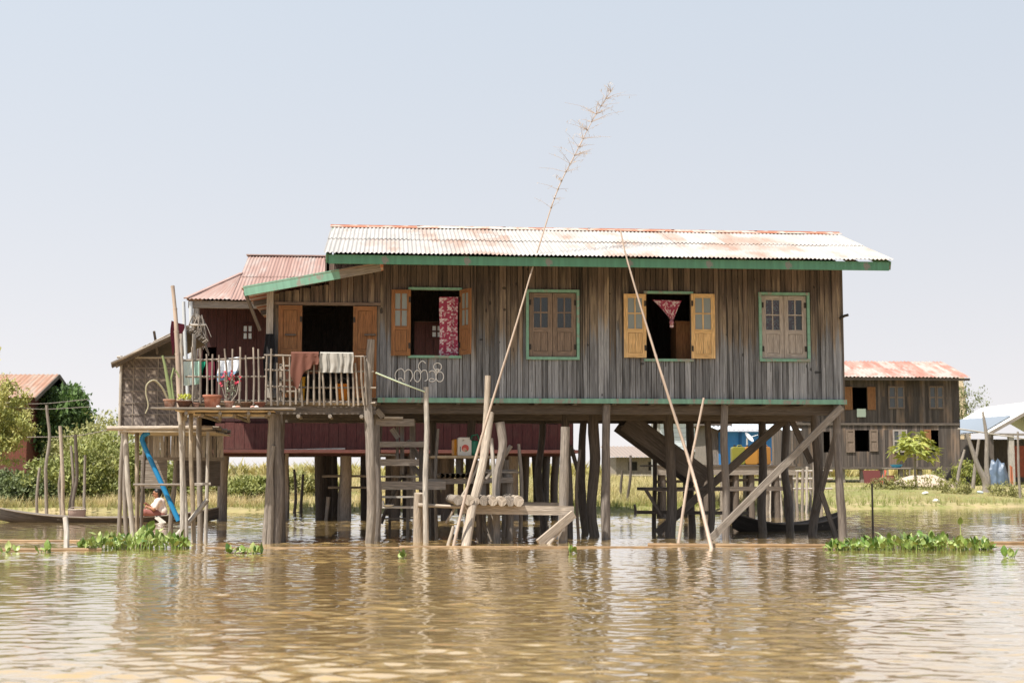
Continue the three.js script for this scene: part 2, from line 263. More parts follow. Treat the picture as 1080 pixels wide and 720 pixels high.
// the front's weathered timber: brown where the eaves keep the rain off, silvered lower down, board by board
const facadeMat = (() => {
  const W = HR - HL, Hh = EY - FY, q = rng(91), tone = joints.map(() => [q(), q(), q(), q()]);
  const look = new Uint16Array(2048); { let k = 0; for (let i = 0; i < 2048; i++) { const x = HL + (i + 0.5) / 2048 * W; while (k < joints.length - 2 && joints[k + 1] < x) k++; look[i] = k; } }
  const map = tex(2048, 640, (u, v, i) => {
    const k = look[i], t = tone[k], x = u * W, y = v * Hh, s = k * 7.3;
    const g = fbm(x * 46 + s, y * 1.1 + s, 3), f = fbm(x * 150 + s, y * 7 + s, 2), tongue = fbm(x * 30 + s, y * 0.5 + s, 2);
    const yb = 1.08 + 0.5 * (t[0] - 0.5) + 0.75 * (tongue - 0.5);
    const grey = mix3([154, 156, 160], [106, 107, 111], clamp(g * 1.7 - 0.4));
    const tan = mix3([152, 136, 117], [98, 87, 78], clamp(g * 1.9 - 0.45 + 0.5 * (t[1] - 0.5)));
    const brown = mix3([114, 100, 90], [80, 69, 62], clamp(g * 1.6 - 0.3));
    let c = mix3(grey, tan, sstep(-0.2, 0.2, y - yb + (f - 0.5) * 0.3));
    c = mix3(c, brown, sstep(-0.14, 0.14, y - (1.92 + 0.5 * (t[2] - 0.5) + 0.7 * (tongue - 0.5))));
    let m = 0.76 + 0.34 * t[3] + 0.3 * (f - 0.5);
    const st = fbm(x * 22 + 60, y * 0.7 + s * 0.2, 3); if (st > 0.62) m *= 1 - (st - 0.62) * 2.2;            // dark water stains
    const kn = vn(x * 9 + s, y * 5 + s); if (kn > 0.955) m *= 0.55;                                            // knots
    if (g < 0.26) m *= 0.72;
    return [c[0] * m, c[1] * m, c[2] * m];
  });
  map.wrapS = map.wrapT = THREE.ClampToEdgeWrapping;
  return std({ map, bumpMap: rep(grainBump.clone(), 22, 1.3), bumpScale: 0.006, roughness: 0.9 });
})();
{
  const wall = sub(house, 'front_wall');
  for (let k = 0; k < joints.length - 1; k++) {
    const x0 = joints[k], x1 = joints[k + 1], xm = (x0 + x1) / 2; let spans = [[FY, (x1 < 1.06 ? leanTop(x0) - 0.03 : EY) + rr(0, 0.02)]];
    for (const o of openings) if (xm > o.x0 && xm < o.x1) spans = spans.flatMap(([a, b]) => [[a, Math.min(b, o.y0)], [Math.max(a, o.y1), b]].filter(([c, d]) => d - c > 0.03));
    const zo = rr(0, 0.01), gap = rr(0.003, 0.008);
    for (const [a, b] of spans) {
      const g = new THREE.BoxGeometry(x1 - x0 - gap * 2, b - a, 0.024).translate(xm, (a + b) / 2, -0.012 + zo), p = g.attributes.position, uv = g.attributes.uv;
      for (let i = 0; i < p.count; i++) uv.setXY(i, (p.getX(i) - HL) / (HR - HL), (p.getY(i) - FY) / (EY - FY));
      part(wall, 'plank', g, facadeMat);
    }
  }
  // studs behind the boards close the joints
  part(house, 'wall_lining', merge([box(HL, DR.x0, FY, leanTop(HL) - 0.05, -0.05, -0.026), box(DR.x1, W1.x0, FY, EY, -0.05, -0.026), box(W1.x1, W2.x0, FY, EY, -0.05, -0.026), box(W2.x1, W3.x0, FY, EY, -0.05, -0.026), box(W3.x1, W4.x0, FY, EY, -0.05, -0.026), box(W4.x1, HR, FY, EY, -0.05, -0.026),
    ...openings.flatMap(o => [box(o.x0 + 0.001, o.x1 - 0.001, o.y1, o === DR ? leanTop(DR.x0) - 0.05 : EY, -0.049, -0.027), ...(o.y0 > FY + 0.05 ? [box(o.x0 + 0.001, o.x1 - 0.001, FY, o.y0, -0.049, -0.027)] : [])])]), M.dark);
  // side walls, back wall with two openings, ceiling, floor boards
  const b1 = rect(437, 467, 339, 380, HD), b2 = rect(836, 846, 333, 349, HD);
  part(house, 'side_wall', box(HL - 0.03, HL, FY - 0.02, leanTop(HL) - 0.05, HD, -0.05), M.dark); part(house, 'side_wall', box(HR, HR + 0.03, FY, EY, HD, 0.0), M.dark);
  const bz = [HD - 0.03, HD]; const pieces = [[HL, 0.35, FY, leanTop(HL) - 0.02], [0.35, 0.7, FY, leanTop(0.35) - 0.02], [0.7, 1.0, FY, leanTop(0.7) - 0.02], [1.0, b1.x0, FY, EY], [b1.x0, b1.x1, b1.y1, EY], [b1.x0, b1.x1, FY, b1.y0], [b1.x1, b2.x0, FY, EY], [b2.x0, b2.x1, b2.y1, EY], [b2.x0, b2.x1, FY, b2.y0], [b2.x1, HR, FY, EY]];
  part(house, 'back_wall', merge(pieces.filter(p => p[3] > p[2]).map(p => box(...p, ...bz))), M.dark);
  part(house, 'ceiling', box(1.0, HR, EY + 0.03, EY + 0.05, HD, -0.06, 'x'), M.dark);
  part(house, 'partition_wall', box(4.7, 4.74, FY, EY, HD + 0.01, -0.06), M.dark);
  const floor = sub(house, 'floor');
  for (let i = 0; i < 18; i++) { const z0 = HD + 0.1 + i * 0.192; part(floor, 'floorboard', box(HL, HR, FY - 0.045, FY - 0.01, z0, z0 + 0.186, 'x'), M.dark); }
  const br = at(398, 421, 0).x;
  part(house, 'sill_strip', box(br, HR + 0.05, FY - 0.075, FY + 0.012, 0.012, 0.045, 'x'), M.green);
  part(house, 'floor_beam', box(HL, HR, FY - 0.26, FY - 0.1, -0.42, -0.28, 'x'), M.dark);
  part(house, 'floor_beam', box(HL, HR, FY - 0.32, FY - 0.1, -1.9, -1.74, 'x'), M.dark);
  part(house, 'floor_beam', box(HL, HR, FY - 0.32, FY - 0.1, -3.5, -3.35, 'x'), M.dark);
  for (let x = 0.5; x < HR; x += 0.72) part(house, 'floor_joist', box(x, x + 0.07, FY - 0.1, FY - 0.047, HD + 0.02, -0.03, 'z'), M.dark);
  part(house, 'wall_bracket', tube([at(886, 336, 0.02), at(891, 333, 0.02), at(895, 332, 0.02)], 0.025, 6), M.iron);
}
// corrugated iron roofs
function ironTex(paint, rustA, rustB, amount, seed) { // tile = whole roof slope: u along, v up the slope
  return tex(1024, 256, (u, v) => {
    const sx = Math.floor(u * 15), sy = Math.floor(v * 2 + 0.0001), ts = hash(sx + seed, sy + 3), n = fbm(u * 34 + seed, v * 6, 4), d = fbm(u * 160, v * 4 + seed, 3), e = fbm(u * 9 + 3, v * 3 + seed, 3);
    const rust = clamp((n * 0.75 + e * 0.45 + (ts - 0.5) * 0.3 + (d - 0.5) * 0.3 - (1 - amount)) * 3.2);
    return mix3(paint.map(x => x * (0.9 + 0.16 * d)), mix3(rustA, rustB, clamp(d * 1.6 - 0.3)), rust);
  });
}
function corrugated(x0, x1, a, b, pitch, amp, U0, U1, v0, v1) { // sheet from line a (low, {y,z}) to line b (high) between x0 and x1
  const n = Math.round((x1 - x0) / pitch * 6), pos = [], uv = [], nor = [], idx = []; const s = V(0, b.y - a.y, b.z - a.z).normalize(), up = V(1, 0, 0).cross(s); if (up.y < 0) up.negate();
  for (let i = 0; i <= n; i++) for (const e of [0, 1]) { const x = x0 + (x1 - x0) * i / n, f = x / pitch * 2 * Math.PI, h = amp * Math.sin(f), sl = amp * Math.cos(f) * 2 * Math.PI / pitch, q = e ? b : a; pos.push(x + up.x * h, q.y + up.y * h, q.z + up.z * h); const N = V(-sl, 0, 0).add(up).normalize(); nor.push(N.x, N.y, N.z); uv.push((x - U0) / (U1 - U0), e ? v1 : v0); }
  for (let i = 0; i < n; i++) { const k = i * 2; idx.push(k, k + 2, k + 1, k + 1, k + 2, k + 3); }
  const g = new THREE.BufferGeometry(); g.setAttribute('position', new THREE.Float32BufferAttribute(pos, 3)); g.setAttribute('normal', new THREE.Float32BufferAttribute(nor, 3)); g.setAttribute('uv', new THREE.Float32BufferAttribute(uv, 2)); g.setIndex(idx); return g;
}
function roofSlope(parent, x0, x1, lo, hi, rows, mat, pitch = 0.076, amp = 0.012, w = 0.72) {
  const n = Math.max(1, Math.round((x1 - x0) / w));
  for (let r = 0; r < rows; r++) for (let i = 0; i < n; i++) {
    const t0 = r / rows, t1 = Math.min(1, (r + 1) / rows + 0.02), P = t => ({ y: lerp(lo.y, hi.y, t) + (r ? 0.012 : 0) + rr(0, 0.005), z: lerp(lo.z, hi.z, t) }), lift = (i % 2) * 0.006, A = P(t0 - (r ? 0.01 : 0) - (r ? 0 : rr(0, 0.006))), B = P(t1); A.y += lift; B.y += lift;
    part(parent, 'roofing_sheet', corrugated(x0 + (x1 - x0) * i / n, x0 + (x1 - x0) * (i + 1) / n + (i < n - 1 ? 0.05 : 0), A, B, pitch, amp, x0, x1 + 0.06, t0, t1), mat);
  }
}
{
  const roof = sub(house, 'roof'); const OV = 1.4, RL = at(345, 268, OV).x - 0.06, RR = at(941.5, 279, OV).x, ez = OV, ey = at(640, 272.5, OV).y, rz = -1.8, ry = at(640, 243.5, rz).y;
  const iron = std({ map: ironTex([178, 173, 168], [154, 126, 110], [168, 148, 136], 0.43, 4), roughness: 0.55 });
  roofSlope(roof, RL, RR, { y: ey + 0.03, z: ez + 0.07 }, { y: ry, z: rz }, 2, iron);
  const iron2 = std({ map: ironTex([224, 216, 208], [206, 146, 114], [218, 178, 154], 0.46, 14), roughness: 0.55 });
  roofSlope(roof, RL, RR, { y: ey + 0.03, z: 2 * rz - ez }, { y: ry, z: rz }, 2, iron2);
  const rust = std({ map: rep(ironTex([204, 194, 186], [168, 98, 72], [186, 128, 102], 0.56, 23), 0.2, 1), roughness: 0.7 });
  for (let i = 0; i < 6; i++) { const a = RL - 0.02 + (RR - RL + 0.04) * i / 6, b = RL - 0.02 + (RR - RL + 0.04) * (i + 1) / 6 + 0.06, l = (i % 2) * 0.004; const c = V(0, ry + 0.035 + l, rz);
    const g = merge([beam(V(a, c.y, c.z), V(b, c.y, c.z), 0.05, 0.02), beam(V(a, c.y - 0.036, c.z + 0.11), V(b, c.y - 0.036, c.z + 0.11), 0.22, 0.006, V(0, 1, 0.31)), beam(V(a, c.y - 0.036, c.z - 0.11), V(b, c.y - 0.036, c.z - 0.11), 0.22, 0.006, V(0, 1, -0.31))]); part(roof, 'ridge_cap', g, rust); }
  part(house, 'fascia_board', box(RL + 0.08, RR - 0.06, ey - 0.15, ey + 0.005, ez - 0.03, ez, 'x'), M.greendark);
  part(house, 'fascia_board', box(RL + 0.08, RR - 0.06, ey - 0.15, ey + 0.005, 2 * rz - ez, 2 * rz - ez + 0.03, 'x'), M.greendark);
  for (const x of [RL + 0.05, RR - 0.03]) for (const s of [1, -1]) part(house, 'bargeboard', beam(V(x, ey - 0.06, rz + s * (ez - rz - 0.03)), V(x, ry - 0.06, rz), 0.03, 0.15), M.greendark);
  for (let x = RL + 0.5; x < RR; x += 1.0) for (const s of [1, -1]) part(house, 'rafter', beam(V(x, ey - 0.05, rz + s * (ez - rz - 0.05)), V(x, ry - 0.07, rz), 0.06, 0.09), M.dark);
  for (const t of [0.12, 0.4, 0.7, 0.95]) for (const s of [1, -1]) part(house, 'purlin', beam(V(RL + 0.06, lerp(ey, ry, t) + 0.002, rz + s * (ez - rz) * (1 - t)), V(RR - 0.05, lerp(ey, ry, t) + 0.002, rz + s * (ez - rz) * (1 - t)), 0.05, 0.03), M.dark);
  for (const x of [HL + 0.95, HR]) { // gable boards
    const s = new THREE.Shape(); s.moveTo(-HD + rz, EY); s.lineTo(-rz - 2.5 + 0.02 + 2.48, EY); const g = new THREE.BufferGeometry();
    const p = [x, EY, HD, x, EY, 0, x, ry - 0.14, rz, x + 0.03, EY, HD, x + 0.03, EY, 0, x + 0.03, ry - 0.14, rz]; g.setAttribute('position', new THREE.Float32BufferAttribute(p, 3)); g.setAttribute('uv', new THREE.Float32BufferAttribute([0, 0, 0, 5, 1, 2.5, 0, 0, 0, 5, 1, 2.5], 2)); g.setIndex([0, 1, 2, 5, 4, 3, 0, 3, 1, 1, 3, 4, 1, 4, 2, 2, 4, 5, 2, 5, 0, 0, 5, 3]); part(house, 'gable', fin(g.toNonIndexed()), M.dark); }
  // lean-to roof over the porch door
  const lean = sub(house, 'porch_roof'), a = leanA.clone(), b = leanB.clone(), zf = 1.0;
  const redIron = std({ map: ironTex([196, 190, 184], [150, 84, 62], [176, 112, 90], 0.58, 31), roughness: 0.6 });
  { // sheets run down to the left
    const rows = 6, len = 4.7; for (let i = 0; i < rows; i++) { const z0 = zf + 0.02 - i * len / rows, z1 = z0 - len / rows - 0.05; const g = corrugated(0, z0 - z1, { y: 0, z: 0 }, { y: 0, z: -1 }, 0.076, 0.012, 0, 1, 0, 1); const L = Math.hypot(b.x - a.x, b.y - a.y), an = Math.atan2(b.y - a.y, b.x - a.x);
      g.scale(1, 1, L + 0.1).rotateY(Math.PI / 2 * -1).translate(-0.06, 0, 0).rotateZ(an); g.scale(1, 1, 1); const bb = new THREE.Box3().setFromBufferAttribute(g.attributes.position); g.translate(a.x - 0.05 - bb.min.x, a.y + 0.045 + (i % 2) * 0.006 - bb.min.y, z0 - bb.max.z); part(lean, 'roofing_sheet', g, redIron); } }
  const mid = a.clone().lerp(b, 0.7);
  part(house, 'bargeboard', beam(a, mid, 0.03, 0.17), M.green, { label: 'pale green painted board edging the porch roof' });
  const tip = beam(mid.clone(), b, 0.03, 0.165); part(house, 'bargeboard', tip, M.drift, { label: 'bare grey end of the porch edge board' });
  part(house, 'porch_ceiling', merge([beam(V(HL, leanTop(HL) - 0.05, (HD - 0.06) / 2), V(1.0, leanTop(1.0) - 0.05, (HD - 0.06) / 2), -HD - 0.07, 0.02)]), M.dark); part(house, 'side_wall', box(0.97, 1.0, leanTop(0.97) - 0.12, EY + 0.02, HD, -0.055), M.dark);
  for (const z of [-0.3, -1.8, -3.3]) part(house, 'rafter', beam(V(a.x + 0.05, a.y - 0.06, z), V(1.0, a.y - 0.06 + (0.95 - a.x) * (b.y - a.y) / (b.x - a.x), z), 0.06, 0.09), M.dark);
  part(house, 'rafter_tail', beam(at(258, 308, zf - 0.05), at(274, 348, zf - 0.5), 0.06, 0.05, V(1, 0, 0)), M.dark);
  part(house, 'corner_post', box(at(281, 350, 0).x, at(288, 350, 0).x, FY, 4.6, 0.02, 0.1), M.bleach);
}
// painted letters on the boards
{
  const L = (x, y) => at(405 + x / 14.4, 370 + y / 14.4, 0.012), stroke = (pts, closed) => new THREE.TubeGeometry(new THREE.CatmullRomCurve3(pts.map(p => L(...p)), closed), pts.length * 5, 0.0085, 5, closed).translate(0, 0, -0.012).scale(1, 1, 0.22).translate(0, 0, 0.0125);
  const ring = (cx, cy, rx, ry) => stroke([...Array(12)].map((_, i) => [cx + rx * Math.cos(i / 12 * 6.283), cy + ry * Math.sin(i / 12 * 6.283)]), true);
  const g = [stroke([[178, 432], [165, 370], [190, 305], [255, 268], [304, 310], [310, 380], [308, 438]]), stroke([[212, 440], [225, 418], [258, 414], [282, 436], [290, 460], [312, 452]]), stroke([[316, 316], [362, 281], [412, 306], [431, 385], [397, 466]]),
    ring(505, 380, 50, 88), stroke([[555, 335], [590, 296], [638, 297], [657, 350], [655, 436], [616, 456]]), stroke([[634, 190], [586, 151], [536, 186], [525, 250], [560, 312]]),
    stroke([[684, 322], [720, 299], [762, 310], [784, 360], [783, 430], [752, 460], [694, 457], [686, 434], [720, 416], [764, 430]]), ring(845, 390, 58, 76), ring(812, 240, 60, 58), ring(806, 298, 26, 26)];
  part(house, 'painted_lettering', merge(g), std({ color: '#d9d6d2', roughness: 0.9 }), { label: 'looping chalk white letters painted below the window' });
}
// shutters, frames, doors. hinge: side the leaf turns on; open: angle in degrees from closed
function shutter(name, x0, x1, y0, y1, z, mat, o = {}) {
  const w = x1 - x0, h = y1 - y0, st = o.stile || 0.07, T = 0.03, split = o.split ?? 0.42, geos = { f: [], p: [], l: [] }; const yS = h * split;
  const bxs = (a, b, c, d, t0 = -T / 2, t1 = T / 2, gr = 'y') => box(a, b, c, d, t0, t1, gr);
  geos.f.push(bxs(0, st, 0, h), bxs(w - st, w, 0, h), bxs(st, w - st, 0, st * 1.15, -T / 2 + 0.001, T / 2 - 0.001, 'x'), bxs(st, w - st, h - st, h, -T / 2 + 0.001, T / 2 - 0.001, 'x'), bxs(st, w - st, yS - st * 0.5, yS + st * 0.5, -T / 2 + 0.001, T / 2 - 0.001, 'x'));
  const mid = w / 2, gy0 = yS + st * 0.5, gy1 = h - st;
  if (o.glass) { geos.f.push(bxs(mid - 0.012, mid + 0.012, gy0, gy1, -0.01, 0.01), bxs(st, w - st, (gy0 + gy1) / 2 - 0.012, (gy0 + gy1) / 2 + 0.012, -0.011, 0.011, 'x'));
    for (const [a, b] of [[st, mid - 0.012], [mid + 0.012, w - st]]) for (const [c, d] of [[gy0, (gy0 + gy1) / 2 - 0.012], [(gy0 + gy1) / 2 + 0.012, gy1]]) geos.p.push(new THREE.PlaneGeometry(b - a, d - c).translate((a + b) / 2, (c + d) / 2, 0)); }
  else geos.l.push(bxs(st + 0.005, w - st - 0.005, gy0 + 0.005, gy1 - 0.005, -0.008, 0.006));
  geos.l.push(bxs(st + 0.006, mid - 0.003, st * 1.15 + 0.005, yS - st * 0.5 - 0.005, -0.008, 0.008), bxs(mid + 0.003, w - st - 0.006, st * 1.15 + 0.005, yS - st * 0.5 - 0.005, -0.008, 0.007));
  const M4 = new THREE.Matrix4(), place = g => { if (o.turn) { const s = o.hinge === 'right' ? -w : 0; g.translate(s, 0, 0).rotateY(o.turn).translate(-s, 0, 0); } return g.translate(x0, y0, z); };
  const s = part(house, name, place(merge(geos.f)), mat);
  for (const g of geos.p) part(s, 'pane', place(g), o.glass); for (const g of geos.l) part(s, 'panel', place(g), mat);
  const hx0 = o.hinge === 'right' ? w - 0.02 : 0.02; for (const yy of [h * 0.15, h * 0.85]) part(s, 'hinge', place(box(hx0 - 0.018, hx0 + 0.018, yy - 0.05, yy + 0.05, T / 2 + 0.001, T / 2 + 0.009)), M.iron);
  return s;
}
const frameAt = (o, t, mat, z = 0.012, all = true) => { const d = 0.045, F = (n, g) => part(house, n, g, mat); F('window_head', box(o.x0 - t, o.x1 + t, o.y1, o.y1 + t, z, z + d, 'x')); F('window_sill', box(o.x0 - t, o.x1 + t, o.y0 - t, o.y0, z, z + d, 'x')); if (all) { F('window_jamb', box(o.x0 - t, o.x0, o.y0, o.y1, z + 0.001, z + d - 0.001)); F('window_jamb', box(o.x1, o.x1 + t, o.y0, o.y1, z + 0.001, z + d - 0.001)); } };
frameAt(W1, 0.045, M.green, 0.012, false); frameAt(W3, 0.045, M.green, 0.012, false); frameAt(W2, 0.05, M.green); frameAt(W4, 0.05, M.green);
{
  const l1 = rect(412.5, 433, 305.5, 375, 0.05); shutter('shutter', l1.x0, l1.x1, l1.y0, l1.y1, 0.065, M.teak, { glass: M.dusty, hinge: 'right' });
  shutter('shutter', W1.x1 + 0.01, W1.x1 + 0.01 + (W1.x1 - W1.x0) / 2 * 0.8, W1.y0 + 0.01, W1.y1, 0.05, M.teak, { glass: M.dusty, hinge: 'left', turn: -1.05 });
  const m2 = (W2.x0 + W2.x1) / 2; shutter('shutter', W2.x0 + 0.01, m2 - 0.004, W2.y0 + 0.01, W2.y1 - 0.01, 0, M.brownshut, { glass: M.glass, stile: 0.085 }); shutter('shutter', m2 + 0.004, W2.x1 - 0.01, W2.y0 + 0.01, W2.y1 - 0.01, 0, M.brownshut, { glass: M.glass, hinge: 'right', stile: 0.085 });
  const l3 = rect(658, 681.5, 310, 377, 0.05), r3 = rect(729, 754, 310, 378, 0.05); shutter('shutter', l3.x0, l3.x1, l3.y0, l3.y1, 0.065, M.newwood, { glass: M.dusty, hinge: 'right', stile: 0.075 }); shutter('shutter', r3.x0, r3.x1, r3.y0, r3.y1, 0.065, M.newwood, { glass: M.dusty, hinge: 'left', stile: 0.075 });
  const m4 = (W4.x0 + W4.x1) / 2; shutter('shutter', W4.x0 + 0.01, m4 - 0.004, W4.y0 + 0.01, W4.y1 - 0.01, 0, M.greyshut, { glass: M.glass, stile: 0.08 }); shutter('shutter', m4 + 0.004, W4.x1 - 0.01, W4.y0 + 0.01, W4.y1 - 0.01, 0, M.greyshut, { glass: M.glass, hinge: 'right', stile: 0.08 });
  const dl = rect(293, 318, 322, 420, 0.06), d2 = rect(372, 397, 323, 420, 0.06);
  shutter('door_leaf', dl.x0, dl.x1, FY + 0.01, dl.y1, 0.065, M.teak, { hinge: 'right', split: 0.5, stile: 0.085 }); shutter('door_leaf', d2.x0, d2.x1, FY + 0.01, d2.y1, 0.065, M.teak, { hinge: 'left', split: 0.5, stile: 0.085 });
  part(house, 'door_lintel', box(DR.x0 - 0.5, DR.x1 + 0.5, DR.y1, DR.y1 + 0.05, 0.012, 0.05, 'x'), M.brownshut);
  for (const [px, w] of [[300, 12], [384, 12]]) part(house, 'door_latch', beam(at(px, 353, 0.1), at(px + w, 353, 0.1), 0.03, 0.03), M.dark);
}
// stilts under the house: [pixel column at the water, depth, radius, lean at the top, material]
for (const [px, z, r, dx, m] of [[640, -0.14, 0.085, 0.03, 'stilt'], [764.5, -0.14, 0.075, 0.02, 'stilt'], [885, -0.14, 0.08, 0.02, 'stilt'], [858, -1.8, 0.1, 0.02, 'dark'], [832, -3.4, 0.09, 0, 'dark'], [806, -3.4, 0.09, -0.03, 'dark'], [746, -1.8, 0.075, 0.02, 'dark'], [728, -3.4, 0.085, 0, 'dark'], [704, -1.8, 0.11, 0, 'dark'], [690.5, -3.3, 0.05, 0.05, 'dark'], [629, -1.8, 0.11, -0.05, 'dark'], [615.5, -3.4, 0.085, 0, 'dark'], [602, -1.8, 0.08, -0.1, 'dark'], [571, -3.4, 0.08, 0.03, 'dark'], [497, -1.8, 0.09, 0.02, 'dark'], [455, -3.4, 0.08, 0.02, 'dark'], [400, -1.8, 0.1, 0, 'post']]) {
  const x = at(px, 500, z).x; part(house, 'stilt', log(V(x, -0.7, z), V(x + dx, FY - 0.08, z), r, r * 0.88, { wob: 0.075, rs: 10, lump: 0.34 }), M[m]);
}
for (const [a, za, b, zb, w, h, m] of [[[888, 429], 0.03, [750, 568], 0.25, 0.06, 0.125, 'post'], [[830, 441], -2.1, [693, 562], -2.2, 0.07, 0.15, 'dark'], [[835, 443], -2.0, [856, 488], -2.0, 0.06, 0.11, 'dark'], [[881, 462], -1.5, [861, 538], -1.6, 0.06, 0.11, 'dark'], [[866, 518], -1.3, [882, 566], -1.3, 0.05, 0.09, 'dark'], [[602, 470], -2, [616, 520], -2.3, 0.05, 0.07, 'dark']])
  part(house, 'brace', beam(at(...a, za), at(...b, zb), w, h, V(0, 0, 1).cross(V(1, 0, 0))), M[m]);
{ // dark stair going up through the floor
  const st = sub(house, 'under_stair'), a = at(661, 444, -2.2), b = at(745, 506, -2.2), n = 7;
  for (const dz of [0, -0.85]) part(st, 'stringer', beam(a.clone().add(V(0, 0, dz)), b.clone().add(V(0, 0, dz)), 0.05, 0.42), M.dark);
  for (let i = 0; i < n; i++) { const p = a.clone().lerp(b, (i + 0.5) / n); part(st, 'step', box(p.x - 0.12, p.x + 0.14, p.y - 0.02, p.y + 0.02, p.z - 0.83, p.z - 0.02, 'z'), M.dark); }
  const c = at(680, 514, -2.2), d = at(735, 516, -2.2); part(st, 'landing', box(c.x, d.x + 0.6, c.y - 0.06, c.y, -3.1, -2.1, 'x'), M.dark);
  part(st, 'prop', beam(at(681, 516, -2.1), at(699, 545, -2.1), 0.06, 0.06), M.dark);
  const e = at(672, 540, -2.9), f = at(790, 541, -2.9); part(st, 'rail', beam(e, f, 0.05, 0.07), M.dark);
}

// ------------------------------------------------------------------ porch of the house: deck, railing, posts
{
  const DY = 2.45, x0 = at(192, 428, 0.8).x, x1 = at(397, 428, 0.8).x;
  const deck = sub(house, 'porch_deck');
  for (let i = 0; i < 13; i++) { const z = 0.66 - i * 0.2; const xa = z > 0.04 ? x0 : x0, xb = z > 0.1 ? x1 : HL - 0.05; part(deck, 'deck_slat', cane([V(xa + rr(-0.05, 0.05), DY + rr(-0.008, 0.008), z), V((xa + xb) / 2, DY, z), V(xb + rr(-0.03, 0.03), DY, z)], 0.045, 0.04, { gap: 0.4 }), M.greybamboo); }
  part(deck, 'deck_beam', box(x0 + 0.2, x1 - 0.02, DY - 0.2, DY - 0.055, 0.56, 0.68, 'x'), M.dark);
  part(deck, 'deck_beam', box(x0 + 0.2, HL, DY - 0.19, DY - 0.055, -1.6, -1.5, 'x'), M.dark);
  for (let x = x0 + 0.35; x < x1; x += 0.55) part(deck, 'deck_joist', log(V(x, DY - 0.24, 0.85), V(x, DY - 0.24, x < HL ? -1.8 : 0.02), 0.035, 0.03, { wob: 0.01 }), M.post);
  // railing
  const rail = sub(house, 'porch_railing'), zr = 0.78;
  for (const [px, top, lean] of [[286, 368, -1], [293, 376, 0], [299, 374, 0], [306, 376, -1], [312, 376, 1], [319, 380, -2], [324, 378, 1], [331, 381, -1], [337, 373, 0], [342, 378, -3], [349, 380, -2], [356, 376, -2], [362, 378, -2], [368, 377, -3], [373, 378, -2], [378, 376, -3], [384, 374, -4], [387, 372, -3]])
    part(rail, 'picket', cane([at(px, 428.5 + rr(-1, 1), zr), at(px + lean * 0.6 + rr(-1, 1), 400, zr + 0.02), at(px + lean + rr(-1.3, 1.3), top + rr(-2, 2), zr)], 0.021, 0.016, { gap: 0.25, rs: 6 }), M.greybamboo);
  for (const [px, top] of [[192, 364], [203, 366], [211, 366], [218, 369], [224, 369], [231, 370], [238, 368], [245, 368], [252, 366], [260, 367], [267, 366], [273, 366], [280, 368]])
    part(rail, 'picket', cane([at(px + rr(-0.5, 0.5), 427 + rr(-1, 1), zr), at(px + rr(-1, 1), 397, zr + 0.02), at(px + rr(-1.6, 1.6), top + rr(-2, 2), zr)], 0.02, 0.015, { gap: 0.25, rs: 6 }), M.greybamboo);
  for (const [a, b] of [[[277, 374.5], [397, 376]], [[278, 390], [396, 392]], [[280, 407.5], [397, 409]], [[279, 423], [398, 425]], [[192, 380], [282, 377]], [[194, 397], [281, 397]], [[196, 420], [281, 423]]])
    part(rail, 'rail', cane([at(...a, zr - 0.05), at((a[0] + b[0]) / 2, (a[1] + b[1]) / 2 + 0.4, zr - 0.05), at(...b, zr - 0.05)], 0.019, 0.016, { gap: 0.35, rs: 6 }), M.greybamboo);
  // posts of the porch
  const P = (px, pyTop, z, r, dxTop, m, o) => { const b = at(px, 540, z), t = at(px + dxTop, pyTop, z); part(house, 'porch_post', log(V(b.x - (t.x - b.x) * 0.25, -0.6, z), t, r, r * 0.82, o), m); };
  P(388, 358, 0.7, 0.085, 4, M.post, { wob: 0.06, rs: 11, lump: 0.4 }); P(396, 448, 0.35, 0.08, 1, M.stilt); P(284, 436, 0.66, 0.07, 2.5, M.post, { wob: 0.04 }); P(291.5, 434, 0.55, 0.1, 0, M.stilt, { lump: 0.35, rs: 11 }); P(297, 436, 0.2, 0.08, 0, M.dark);
  P(278.5, 470, 0.68, 0.06, 9, M.post);
  const M3 = M.pale;
  for (const [px, top, z, r, dx, m] of [[190.5, 432, 0.7, 0.045, -1, 'bleach'], [196, 432, 0.45, 0.041, -2, 'bleach'], [204, 436, 0.2, 0.045, -3, 'oldbamboo'], [210, 440, -0.5, 0.055, 0, 'post'], [218, 455, -0.2, 0.035, 1, 'bleach']]) P(px, top, z, r, dx, M[m], { wob: 0.03 });
  part(house, 'cross_rail', beam(at(205, 510.5, 0.3), at(222, 510, 0.3), 0.05, 0.045), M.bleach);
  part(house, 'cross_rail', log(at(140, 511, -1.2), at(192, 511, -1.2), 0.025, 0.022), M.post);
  part(house, 'prop', cane([at(219, 526, 0.1), at(200, 549, 0.3), at(181, 570, 0.7)], 0.045, 0.04), M.bleach);
  // shelf for the pots, on joists in front of the railing
  const shelf = sub(house, 'pot_shelf'), sy = at(240, 430, 1.1).y;
  for (let i = 0; i < 4; i++) { const a = at(160 + i * 5 + rr(-1, 1), 428, 1.28 - i * 0.13), b = at(309 + rr(-3, 3), 430, 1.28 - i * 0.13); part(shelf, 'shelf_board', box(a.x, b.x, sy - 0.032 + rr(0, 0.004), sy - 0.002, a.z - 0.06, a.z + 0.06, 'x'), M.drift); }
  part(shelf, 'shelf_mat', box(at(188, 430, 0.8).x, at(290, 430, 0.8).x, sy - 0.06, sy - 0.045, -1.2, 1.2, 'x'), M.bamboo);
  for (const px of [196, 232, 262, 284]) part(shelf, 'shelf_joist', log(at(px, 433.5, 1.3).setY(sy - 0.1), at(px, 433.5, -1).setY(sy - 0.12), 0.03, 0.03, { wob: 0.01 }), M.post);
